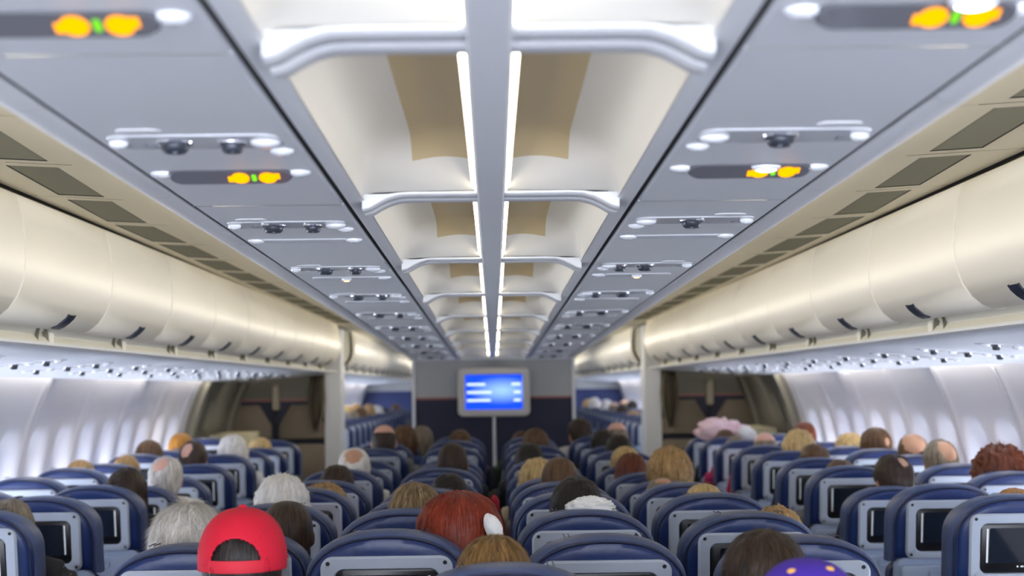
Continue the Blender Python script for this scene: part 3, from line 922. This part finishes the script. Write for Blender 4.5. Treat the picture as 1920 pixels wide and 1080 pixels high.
for sx in (-1, 1):
    m.tube([(sx * .105, .455, .11), (sx * .105, .45, .055), (sx * .11, .52, .048), (sx * .115, .60, .034), (sx * .116, .625, .03)], [.048, .052, .048, .036, .018], 14)
    m.tube([(sx * .105, .42, .018), (sx * .115, .625, .014)], [.036, .034], 10)
ME_SHOE = remeshed(m, 'shoes', .010, 3)
ME_TROU = remeshed(body_mb('trousers'), 'trousers', .012, 5)

def fbm(p, o=3):
    a, r = 1, 0
    for _ in range(o):
        r += a * noise.noise(p); p = p * 2.03; a *= .5
    return r
def lo_el(az, back=-48, side=-12, front=36):
    a = abs(az)
    if a < 60: return back
    if a < 88: return back + (side - back) * smooth01((a - 60) / 28)
    if a < 112: return side
    return side + (front - side) * smooth01((a - 112) / 34)
def hair_mb(style, seed=0, strands=0, bald=None):
    NA, NE = 72, 26
    m = MB(); m.uv = []
    sv = Vector((seed * 3.7, seed * 1.3, seed * 2.1))
    rng = random.Random(seed + 11)
    P = dict(off=.011, nz=.004, nsc=16, back=-48, side=-10, front=38)
    if style == 'buzz': P.update(off=.0045, nz=.001, back=-40)
    if style == 'fringe': P.update(off=.012, nz=.004)
    if style == 'bald': P.update(off=.004, nz=.001)
    if style == 'crown': P.update(off=.010, nz=.003)
    if style == 'curly': P.update(off=.030, nz=.020, nsc=22, side=-30, back=-60)
    if style == 'fluffy': P.update(off=.024, nz=.010, nsc=14, back=-52, side=-20)
    if style in ('long', 'bob'): P.update(off=.017, nz=.005, back=-8, side=-8, front=44)
    if style == 'bun': P.update(off=.011, nz=.003)
    if style == 'spiky': P.update(off=.014, nz=.004, back=-50)
    def surf(azd, el, e):
        az = radians(azd)
        d = Vector((sin(az) * cos(el), -cos(az) * cos(el), sin(el)))
        off = P['off'] + P['nz'] * fbm(d * (P['nsc'] * .35) + sv)
        if style == 'long' or style == 'bob': off += .004 * fbm(Vector((az * 9, 0, seed)))
        if style == 'curly': off += .010 * fbm(d * 14 + sv, 2)
        if style == 'fluffy': off += .008 * fbm(d * 6 + sv, 2)
        edge = smooth01(e / .10)
        off = -.005 + (off + .005) * edge
        if style in ('fringe', 'bald'):
            q = (d - Vector((0, .15, .985)).normalized()).length
            off = -.006 + (off + .006) * smooth01((q - (.62 if style == 'fringe' else .95)) / .22)
        if style == 'crown':
            q = (d - Vector((.10 * (seed % 3 - 1), -.62, .78)).normalized()).length
            off = -.004 + (off + .004) * smooth01((q - .26) / .22)
        if bald:
            q = (d - Vector(bald[:3]).normalized()).length + .10 * fbm(d * 5 + sv) + .04 * fbm(d * 16 + sv)
            off = -.005 + (off + .005) * smooth01((q - bald[3]) / .30)
        p = Vector((d.x * HR[0], d.y * HR[1], d.z * HR[2])) / (abs(d.x) ** SQ + abs(d.y) ** SQ + abs(d.z) ** SQ) ** (1 / SQ)
        return HC + Vector((0, -.002, 0)) + p + d * off
    rows, pts = [], []
    for i in range(NE + 1):
        e = i / NE; row = []
        for j in range(NA):
            azd = -180 + 360 * j / NA
            lo = radians(lo_el(azd, P['back'], P['side'], P['front']))
            el = lo + (pi / 2 - .02 - lo) * e
            row.append(surf(azd, el, e if style not in ('long', 'bob') or abs(azd) > 115 else 1))
        rows.append(row)
    if style in ('long', 'bob'):
        Lm = .24 if style == 'long' else .12
        extra = []
        for i in range(10, 0, -1):
            t = i / 10; row = []
            for j in range(NA):
                azd = -180 + 360 * j / NA
                w = smooth01((122 - abs(azd)) / 30)
                b = rows[0][j]
                rad = Vector((b.x, b.y - HC.y, 0))
                row.append(b + Vector((rad.x * (.20 * t - (.25 * t * t if style == 'bob' else .0)), rad.y * .04 * t, -Lm * t * (.15 + .85 * w) + .004 * fbm(Vector((azd * .08, t, seed))))))
            extra.append(row)
        rows = extra + rows
    b = m.grid(rows, close_u=True)
    m.face([b + (len(rows) - 1) * NA + k for k in range(NA)])
    n_ = len(rows)
    for i in range(n_):
        for j in range(NA): m.uv.append((j / NA, i / n_))
    if style == 'bun':
        k0 = len(m.v)
        m.ell((.0, -.085, 1.285), (.042, .040, .038), 18, 12)
        for k in range(k0, len(m.v)): m.uv.append((rng.random() * .2 + .3, rng.random()))
    if strands:
        # fine locks lying on the surface
        dn = {'spiky': .03, 'long': .0, 'bob': .0, 'short': .014, 'fluffy': .018, 'curly': .05}.get(style, .016)
        for q in range(strands):
            j = rng.randrange(NA); i = rng.randrange(2, n_ - 1)
            if rng.random() > hypot(rows[i][j][0], rows[i][j][1] - HC.y) / .10: continue
            p = Vector(rows[i][j]); d = (p - HC).normalized()
            if bald and (d - Vector(bald[:3]).normalized()).length < bald[3] + .16: continue
            if abs(-180 + 360 * j / NA) > 120 and i < n_ * .25: continue
            down = Vector(rows[max(i - 1, 0)][j]) - p
            if down.length < 1e-4: continue
            down.normalize()
            side = d.cross(down).normalized()
            down = (down + side * rng.uniform(-.35, .35)).normalized()
            Ln = rng.uniform(.02, .04) if style not in ('long', 'bob') else rng.uniform(.05, .12)
            w = rng.uniform(.0006, .0011)
            lift = dn * rng.uniform(.2, 1.0)
            k0 = len(m.v); u = (j / NA + rng.uniform(-.03, .03), i / n_)
            jj = j
            base = p + side * rng.uniform(-.003, .003)
            ctr = []
            for t in range(5):
                f = t / 4
                if style in ('long', 'bob'):
                    idx = max(0, i - int(round(f * Ln / .012)))
                    a_ = Vector(rows[idx][j]); ctr.append(a_ + d * (.0015 + .002 * rng.random()) + side * (rng.uniform(-.001, .001) + .003 * sin(q)))
                else:
                    ctr.append(base + down * Ln * f + d * (.0008 + lift * f * .35))
            for t, cpt in enumerate(ctr):
                ww = w * (1 - .75 * t / 4)
                m.v.append(tuple(cpt - side * ww)); m.v.append(tuple(cpt + side * ww)); m.uv.extend([u, u])
            for t in range(4):
                a = k0 + 2 * t
                m.face((a, a + 1, a + 3, a + 2))
    return m
_hair = {}
def hair_mesh(style, seed, strands, bald=None):
    k = (style, seed, strands, bald)
    if k not in _hair: _hair[k] = hair_mb(style, seed, strands, bald).mesh('hair', MATS['seat_cushion_navy'], angle=80)
    return _hair[k]
HAIRC = {
 'grey': hairmat('hair_grey', (150, 144, 136), (236, 233, 228), (198, 193, 186)),
 'white': hairmat('hair_white', (196, 192, 186), (246, 244, 240)),
 'black': hairmat('hair_black', (16, 13, 12), (44, 36, 32)),
 'dark': hairmat('hair_dark_brown', (24, 17, 13), (74, 54, 40)),
 'brown': hairmat('hair_brown', (52, 34, 22), (120, 88, 58)),
 'sandy': hairmat('hair_sandy', (120, 90, 52), (205, 168, 112)),
 'blond': hairmat('hair_blond', (148, 116, 66), (232, 204, 146)),
 'red': hairmat('hair_red', (84, 26, 14), (172, 72, 40), (128, 44, 24)),
 'auburn': hairmat('hair_auburn', (56, 22, 12), (132, 66, 36)),
 'caramel': hairmat('hair_caramel', (70, 48, 24), (178, 140, 84), (124, 92, 50)),
 'streaked': hairmat('hair_streaked', (66, 50, 34), (214, 190, 140), (120, 96, 66)),
 'greybrown': hairmat('hair_greybrown', (84, 74, 62), (160, 146, 126)),
 'orange': hairmat('hair_orange', (124, 74, 20), (204, 146, 62)),
}
SKIN = {k: mat('skin_' + k, c, .45, spec=.4, bump=.05, bscale=90, var=.06) for k, c in {'light': (214, 172, 150), 'pink': (212, 164, 146), 'tan': (192, 148, 120), 'dark': (84, 56, 42), 'brown': (134, 92, 66)}.items()}
CLOTH = {k: mat('cloth_' + k, c, .85, bump=.12, bscale=150) for k, c in {'black': (26, 27, 32), 'grey': (110, 112, 116), 'white': (214, 214, 216), 'blue': (58, 82, 132), 'red': (176, 30, 52), 'magenta': (168, 32, 84), 'beige': (178, 160, 132), 'green': (66, 84, 66), 'navy': (32, 38, 66), 'pale': (170, 182, 206)}.items()}
def objmat(o, m):
    if not o.data.materials: o.data.materials.append(m)
    o.material_slots[0].link = 'OBJECT'; o.material_slots[0].material = m
def person(px, py, d, style, hc, skin, shirt, label, yaw=0, wide=1, strands=0, seed=None, X=None, hatop=None, dy=.29, bald=None):
    Y = d + dy
    p = at(px, py, Y)
    z0 = g(Y)
    offs = {'buzz': .005, 'curly': .035, 'fluffy': .026, 'long': .018, 'bob': .018, 'fringe': .0, 'bald': .0, 'crown': .010, 'spiky': .02, 'bun': .03}.get(style, .012) if hatop is None else hatop
    s_ = (p.z - z0) / (HC.z + HR[2] + offs)
    t = thing('person', (p.x, Y, z0), label, 'person', 'seated passengers', radians(yaw))
    t.scale = (s_ * wide, s_ * (1 + (wide - 1) * .5), s_)
    o = link('body', ME_BODY, t); objmat(o, SKIN[skin])
    o = link('shirt', ME_SHIRT, t); objmat(o, CLOTH[shirt])
    o = link('trousers', ME_TROU, t); objmat(o, CLOTH['navy'])
    o = link('shoes', ME_SHOE, t); objmat(o, CLOTH['black'])
    if style:
        o = link('hair', hair_mesh(style, (len(label) % 5) if seed is None else seed, strands, bald), t); objmat(o, HAIRC[hc])
    return t
C, S = CD, SD
# ---- nearest three-abreast row and the seat behind it
capred = person(455, 958, 3.25, 'short', 'black', 'brown', 'black', 'passenger in a red baseball cap with an arched back opening', strands=900, hatop=.012)
person(926, 1004, 3.25, 'long', 'caramel', 'light', 'grey', 'woman with caramel-brown straight hair at the bottom centre', strands=2600, wide=1.0)
person(1432, 993, 3.25, 'short', 'dark', 'tan', 'black', 'dark-haired man just behind the purple cap', strands=2200, wide=1.13, yaw=-8)
cappur = person(1512, 1055, 2.47, 'short', 'dark', 'tan', 'grey', 'passenger in a purple cap with yellow eyelets at the bottom edge', hatop=.012)
# ---- centre block
person(353, 938, C(0), 'spiky', 'grey', 'light', 'grey', 'man with short spiky grey hair beside the red cap', strands=5200, wide=1.16, bald=(.05, -.80, .6, -.04))
person(538, 939, C(1), 'buzz', 'dark', 'dark', 'black', 'passenger with a shaved dark brown head right of the red cap', wide=1.1)
person(529, 889, C(2), 'fluffy', 'white', 'pink', 'red', 'white-haired passenger behind the shaved dark head', strands=1500, wide=1.06, bald=(.2, -.75, .6, -.06))
person(608, 905, C(3), 'curly', 'sandy', 'light', 'beige', 'passenger with just two sandy curls showing over the headrest')
person(632, 871, C(4), 'short', 'dark', 'tan', 'beige', 'dark brown-haired passenger below the white-fringed bald man', strands=700)
person(664, 839, C(5), 'short', 'white', 'tan', 'white', 'bald man with a white fringe of hair near the left partition', seed=2, bald=(0, -.55, .83, .52))
person(720, 797, C(8), 'bald', 'dark', 'pink', 'grey', 'balding man with dark cropped sides left of the bulkhead', seed=3)
person(757, 797, C(9), 'fluffy', 'brown', 'tan', 'blue', 'brown-haired passenger right beside the balding man')
person(790, 798, C(10), 'long', 'greybrown', 'tan', 'blue', 'tan-haired passenger at the left corner of the bulkhead', dy=.31)
person(862, 921, C(0), 'long', 'red', 'light', 'white', 'woman with straight red hair leaning to the centre gap', strands=3600, wide=1.26, yaw=-14)
person(779, 905, C(1), 'long', 'streaked', 'light', 'grey', 'woman with blond-streaked brown hair left of the red-haired woman', strands=2200)
person(842, 887, C(3), 'short', 'black', 'tan', 'red', 'black-haired passenger above the red-haired woman', strands=600)
person(848, 830, C(5), 'buzz', 'dark', 'brown', 'black', 'close-cropped dark man seated left of the centre gap')
person(862, 805, C(9), 'short', 'brown', 'tan', 'navy', 'brown head low before the bulkhead, left of the screen pole')
person(1080, 893, C(1), 'short', 'black', 'brown', 'navy', 'black-haired passenger with a white cloth at the neck', strands=900, dy=.31)
person(1049, 857, C(3), 'buzz', 'brown', 'brown', 'grey', 'man with close-cropped brown hair right of the centre gap')
person(1008, 859, C(4), 'fluffy', 'blond', 'light', 'beige', 'blond passenger left of the close-cropped man', strands=500)
person(992, 830, C(6), 'short', 'black', 'tan', 'black', 'black-haired passenger before the brown-haired woman with loose hair')
person(1004, 803, C(8), 'long', 'brown', 'tan', 'grey', 'woman with loose brown hair right of the screen pole')
person(976, 808, C(10), 'bun', 'brown', 'tan', 'green', 'woman with a brown topknot right of the screen pole', hatop=.02)
person(1086, 784, C(10), 'short', 'dark', 'tan', 'white', 'dark-haired man against the right corner of the bulkhead', yaw=25)
person(1156, 792, C(9), 'bald', 'greybrown', 'pink', 'pale', 'bald pink-headed man near the right partition')
person(1130, 805, C(8), 'short', 'black', 'tan', 'black', 'black-haired passenger left of the bald pink head')
person(1160, 814, C(7), 'short', 'black', 'tan', 'pale', 'passenger with a dark rounded head below the bald pink head')
person(1172, 837, C(6), 'long', 'blond', 'light', 'beige', 'pale blond passenger partly hidden by auburn hair')
person(1183, 849, C(5), 'long', 'auburn', 'light', 'navy', 'passenger with dark auburn hair before the pale blond head')
person(1255, 838, C(4), 'fluffy', 'sandy', 'light', 'beige', 'passenger with full sandy tousled hair in the right aisle column', strands=2000, wide=1.10)
person(1241, 895, C(3), 'buzz', 'greybrown', 'tan', 'grey', 'passenger whose greying crown just shows below the sandy hair', bald=(0, -.3, .95, .3))
person(1320, 907, C(2), 'short', 'blond', 'light', 'white', 'passenger whose blond crown shows over the headrest, right aisle column', strands=700)
person(1456, 949, C(1), 'fluffy', 'sandy', 'light', 'grey', 'passenger with only a sandy tuft above the second seat', strands=700)
# ---- left block
person(18, 935, S(0), 'short', 'greybrown', 'tan', 'black', 'grey-brown haired passenger cut by the left frame edge', strands=1200)
person(238, 877, S(2), 'bob', 'dark', 'tan', 'black', 'dark-haired passenger in the left aisle column', strands=900)
person(311, 855, S(3), 'short', 'grey', 'pink', 'white', 'grey-haired man with a bald pink crown, left block', strands=500, seed=2, bald=(-.2, -.55, .8, .42))
person(362, 826, S(5), 'short', 'dark', 'pink', 'grey', 'dark-haired man with a round bald spot, left block', seed=1, bald=(-.35, -.7, .62, .36))
person(437, 816, S(6), 'fluffy', 'white', 'light', 'white', 'white-haired passenger before the left crew seats', strands=500)
person(487, 820, S(8), 'short', 'blond', 'pink', 'beige', 'blond passenger facing left before the left crew seats', yaw=50)
person(151, 862, S(4), 'short', 'sandy', 'tan', 'grey', 'sandy head low at the left windows, nearest of these')
person(237, 853, S(5), 'short', 'sandy', 'light', 'grey', 'tan-blond head behind the dark-haired passenger at the left windows')
person(280, 825, S(6), 'bob', 'brown', 'tan', 'blue', 'brown-haired passenger by the left windows')
person(339, 812, S(8), 'bob', 'orange', 'tan', 'beige', 'golden-brown haired passenger by the last left window')
# ---- right block
person(1902, 915, S(0), 'short', 'orange', 'tan', 'navy', 'passenger whose golden hair just shows at the right frame edge')
person(1674, 851, S(2), 'short', 'dark', 'tan', 'black', 'dark-haired man with a thinning crown in the right aisle column', strands=900, yaw=14, seed=1, bald=(.25, -.6, .75, .18))
person(1575, 861, S(3), 'short', 'brown', 'tan', 'grey', 'brown head low before the thinning dark-haired man')
person(1527, 832, S(4), 'short', 'brown', 'light', 'navy', 'passenger with smooth brown hair before a blond head, right block', strands=400)
person(1497, 805, S(5), 'fluffy', 'blond', 'light', 'beige', 'passenger with thick blond hair in the right aisle column', strands=500)
person(1434, 812, S(6), 'bald', 'greybrown', 'pink', 'red', 'bald pink-headed passenger next to the white paper')
person(1380, 817, S(7), 'short', 'greybrown', 'tan', 'magenta', 'grey-brown head beneath the white paper')
person(1361, 805, S(8), 'short', 'brown', 'tan', 'black', 'brown head wrapped by the pink pillow')
person(1875, 833, S(2), 'curly', 'auburn', 'light', 'black', 'passenger with thick auburn hair by the right windows', strands=1500, wide=1.18)
person(1763, 823, S(3), 'short', 'greybrown', 'tan', 'grey', 'bald tanned man by the right windows, nearer one', seed=2, bald=(.28, -.65, .7, .55))
person(1711, 812, S(4), 'buzz', 'brown', 'tan', 'grey', 'bald man with brown hair on one side by the right windows', yaw=-30, seed=3, bald=(.3, -.45, .8, .75))
person(1641, 801, S(5), 'short', 'brown', 'tan', 'grey', 'brown-haired man with a grey-white patch by the right windows', yaw=20, seed=2, bald=(.3, -.85, .3, .12))
person(1592, 811, S(6), 'fluffy', 'blond', 'light', 'white', 'passenger with pale blond hair by the right windows')
person(1508, 790, S(8), 'short', 'auburn', 'pink', 'grey', 'reddish-haired passenger by the far right window')
# ---- far cabin, beyond the partitions
far = [('LA', 661, 771, 'short', 'greybrown', 'grey-brown head'), ('LW', 650, 760, 'fluffy', 'blond', 'pale blond head'), ('LA', 676, 764, 'bob', 'brown', 'brown-haired head'),
       ('LW', 668, 757, 'fluffy', 'sandy', 'sandy head'), ('LA', 692, 757, 'short', 'sandy', 'tan head'), ('LA', 706, 760, 'fluffy', 'white', 'white head'), ('LA', 722, 765, 'short', 'dark', 'dark head'), ('LA', 742, 757, 'short', 'brown', 'small brown head'),
       ('RA', 1103, 748, 'fluffy', 'blond', 'blond head'), ('RA', 1115, 745, 'fluffy', 'white', 'cream head'), ('RA', 1137, 749, 'fluffy', 'white', 'bright white head'), ('RA', 1151, 754, 'bald', 'greybrown', 'bald head'),
       ('RA', 1166, 758, 'short', 'dark', 'dark brown head'), ('RW', 1170, 750, 'bald', 'greybrown', 'pink bald head'), ('RW', 1185, 750, 'short', 'black', 'black head'), ('RA', 1188, 770, 'fluffy', 'sandy', 'sandy head low')]
for cn, px, py, stl, hc, nm in far:
    r = min(range(FR), key=lambda q: abs(SEATS[cn, 100 + q][1] + .3 - F * abs(colx(cn)) / abs(px - 925)))
    x, d, z = SEATS[cn, 100 + r]
    person(px, py, d, stl, hc, 'light', 'grey', 'far %s beyond the %s partition, %s column' % (nm, 'left' if cn[0] == 'L' else 'right', 'aisle' if cn[1] == 'A' else 'window'))
# ---- caps
def cap(p, cmat, strapmat, hole, eyelet=None):
    NA, NE = 180, 60; m = MB()
    R = (.0995, .117, .112); zc = 1.205
    rows = []
    for i in range(NE + 1):
        e = i / NE; row = []
        for j in range(NA):
            az = 2 * pi * j / NA - pi
            el = -.24 + (pi / 2 + .22) * e
            k = max(cos(el), .004) ** .82 if el > 0 else 1 - .02 * (-el)
            row.append((sin(az) * k * R[0] * (1 + .006 * cos(6 * az) * cos(el)), -cos(az) * k * R[1] - .002, zc + sin(el) * (R[2] if el > 0 else .10)))
        rows.append(row)
    b = len(m.v)
    for r in rows: m.v.extend(r)
    for i in range(NE):
        for j in range(NA):
            az = abs(360 * (j + .5) / NA - 180); ez = (rows[i][j][2] + rows[i + 1][j][2]) / 2
            if hole and (az / 34) ** 2 + ((ez - 1.206) / .050) ** 2 < 1 and ez > 1.206: continue
            j2 = (j + 1) % NA
            m.face((b + i * NA + j, b + i * NA + j2, b + (i + 1) * NA + j2, b + (i + 1) * NA + j))
    m.face([b + NE * NA + k for k in range(NA)])
    o = m.build('tmp', cmat)
    md = o.modifiers.new('s', 'SOLIDIFY'); md.thickness = .003; md.offset = -1
    me = evalmesh(o, 'cap'); bpy.data.objects.remove(o)
    c_ = link('cap', me, p)
    if hole:
        m = MB(); m.ell((0, -.002, 1.318), (.010, .010, .006), 12, 8); m.build('cap_button', cmat, c_)
    m = MB(); rows = []
    for t in range(25):
        a = radians(-62 + 124 * t / 24)
        rows.append([(.0985 * sin(a) * k, .108 + zz * .15 + .085 * (cos(a) - .2) * k, 1.205 + zz - .012 * (1 - cos(a)) * 2 - .2 * (k - 1)) for k, zz in ((1, 0), (1.0, -.004), (.72, -.006), (.72, .0))])
    m.grid(rows, close_u=True); m.build('brim', cmat, c_)
    if hole:
        m = MB(); rows = []
        for t in range(21):
            a = radians(-38 + 76 * t / 20)
            rows.append([(.0995 * sin(a) * k, -.1195 * cos(a) * k, z) for k, z in ((1.0, 1.181), (1.0, 1.208), (.98, 1.208), (.98, 1.181))])
        m.grid(rows, close_u=True); m.build('strap', strapmat, c_)
    if eyelet:
        for dx in (-.036, .030):
            for yy in (-.050,):
                k = math.sqrt(max(0, 1 - (dx / R[0]) ** 2 - (yy / R[1]) ** 2))
                m = MB(); m.ell((dx, yy - .002, zc + R[2] * k + .001), (.010, .009, .006), 12, 6); m.build('eyelet', eyelet, c_)
cap(capred, mat('cap_red', (206, 10, 46), .8, bump=.12, bscale=160), mat('cap_strap_red', (206, 30, 52), .7), True)
cap(cappur, mat('cap_purple', (66, 34, 160), .8, bump=.12, bscale=160), None, False, mat('eyelet_yellow', (232, 176, 84), .6))

# ---- loose cloths
def lump(name, c, r, matl, label, cat, amp=.25, fr=9, seed=0, rot=None, parent=None):
    m = MB(); L = []
    for i in range(25):
        e = -pi / 2 + pi * i / 24; row = []
        for k in range(40):
            a = 2 * pi * k / 40
            d = Vector((max(cos(e), .002) * cos(a), max(cos(e), .002) * sin(a), sin(e)))
            q = 1 + amp * fbm(d * fr * .3 + Vector((seed, 0, 0))) + amp * .3 * fbm(d * fr)
            p = Vector((d.x * r[0], d.y * r[1], d.z * r[2])) * q
            row.append(rot @ p if rot else p)
        L.append(row)
    m.loops(L); o = m.build(name, matl, parent)
    if parent is None: o.location = c; tag(o, label, cat)
    return o
M_PINK = mat('pillow_pink', (236, 206, 211), .9, bump=.2, bscale=60)
M_WHITE = mat('cloth_plain_white', (236, 236, 234), .85, bump=.1, bscale=80)
c = at(1352, 808, S(8) + .36)
lump('pillow', c, (.18, .055, .085), M_PINK, 'crumpled pale pink pillow behind the brown head, right block', 'pillow', .30, 9, 3)
c = at(1402, 813, S(8) + .30)
o = lump('paper_sheet', c, (.075, .02, .05), M_WHITE, 'folded white paper beside the pink pillow', 'paper', .15, 5, 6); o.rotation_euler = (0, radians(30), 0)
c = at(1108, 953, C(1) + .135)
lump('shawl', c, (.074, .05, .036), M_WHITE, 'bunched white cloth over the headrest below the black-haired passenger', 'cloth', .20, 12, 9)
c = at(925, 990, C(0) + .16)
o = lump('neck_pillow', c, (.022, .04, .040), M_WHITE, 'white pillow edge beside the red-haired woman', 'pillow', .10, 5, 4); o.rotation_euler = (0, radians(-25), 0)
c = at(928, 952, C(3) + .42)
o = lump('jacket', c, (.020, .05, .055), CLOTH['red'], 'red jacket hanging in the gap beside the black-haired passenger', 'jacket', .15, 6, 2)
#@@LIGHT
# ------------------------------------------------------------------ light
scn.world = bpy.data.worlds.new('rear_fill'); scn.world.use_nodes = True
bgd = scn.world.node_tree.nodes['Background']
bgd.inputs['Color'].default_value = rgb(226, 232, 245); bgd.inputs['Strength'].default_value = 7.2  # added fill, let in through the cabin end left open behind the camera
def area(name, loc, rot, sx, sy, power, col):
    l = bpy.data.lights.new(name, 'AREA'); l.shape = 'RECTANGLE'; l.size = sx; l.size_y = sy; l.energy = power; l.color = col[:3]
    o = bpy.data.objects.new(name, l); COL.objects.link(o); o.location = loc; o.rotation_euler = rot
    return o
WARM = (1, .92, .77)
for s in (-1, 1):
    for y in [0.4 + 2.4 * k for k in range(13)]:
        # cove lamps lying on the lip, shining outwards over the aisle ceiling and the bins
        zz = CE(min(y, YB)) + .068 if y < YB else 2.07 + g(y) - .1
        area('cove_lamp', (s * .755, y, zz), (0, -s * radians(100), 0), .03, 2.3, 3.4 if y < YB else 4.6, WARM)
        # lamps in the slot at the head of the side wall
        if not (13 < y < 15.6):
            area('wall_wash_lamp', (s * 2.385, y + 0, 1.66 + g(y)), (0, s * radians(12), 0), .025, 2.2, 3.4 if y < YB else 6.2, (1, .93, .82))
for s in (-1, 1):
    area('door_fill', (s * 2.0, 14.2, 1.66 + g(14.2)), (radians(35), 0, 0), .5, .12, 3.0, (1, .95, .86))  # fill added to brighten the dark crew-seat wall, not a cabin fixture
scn.view_settings.view_transform = 'Standard'
scn.view_settings.look = 'None'
scn.view_settings.gamma = 1
scn.view_settings.use_curve_mapping = False
scn.view_settings.exposure = 0.48
scn.cycles.use_denoising = True
scn.cycles.max_bounces = 8
scn.cycles.diffuse_bounces = 5
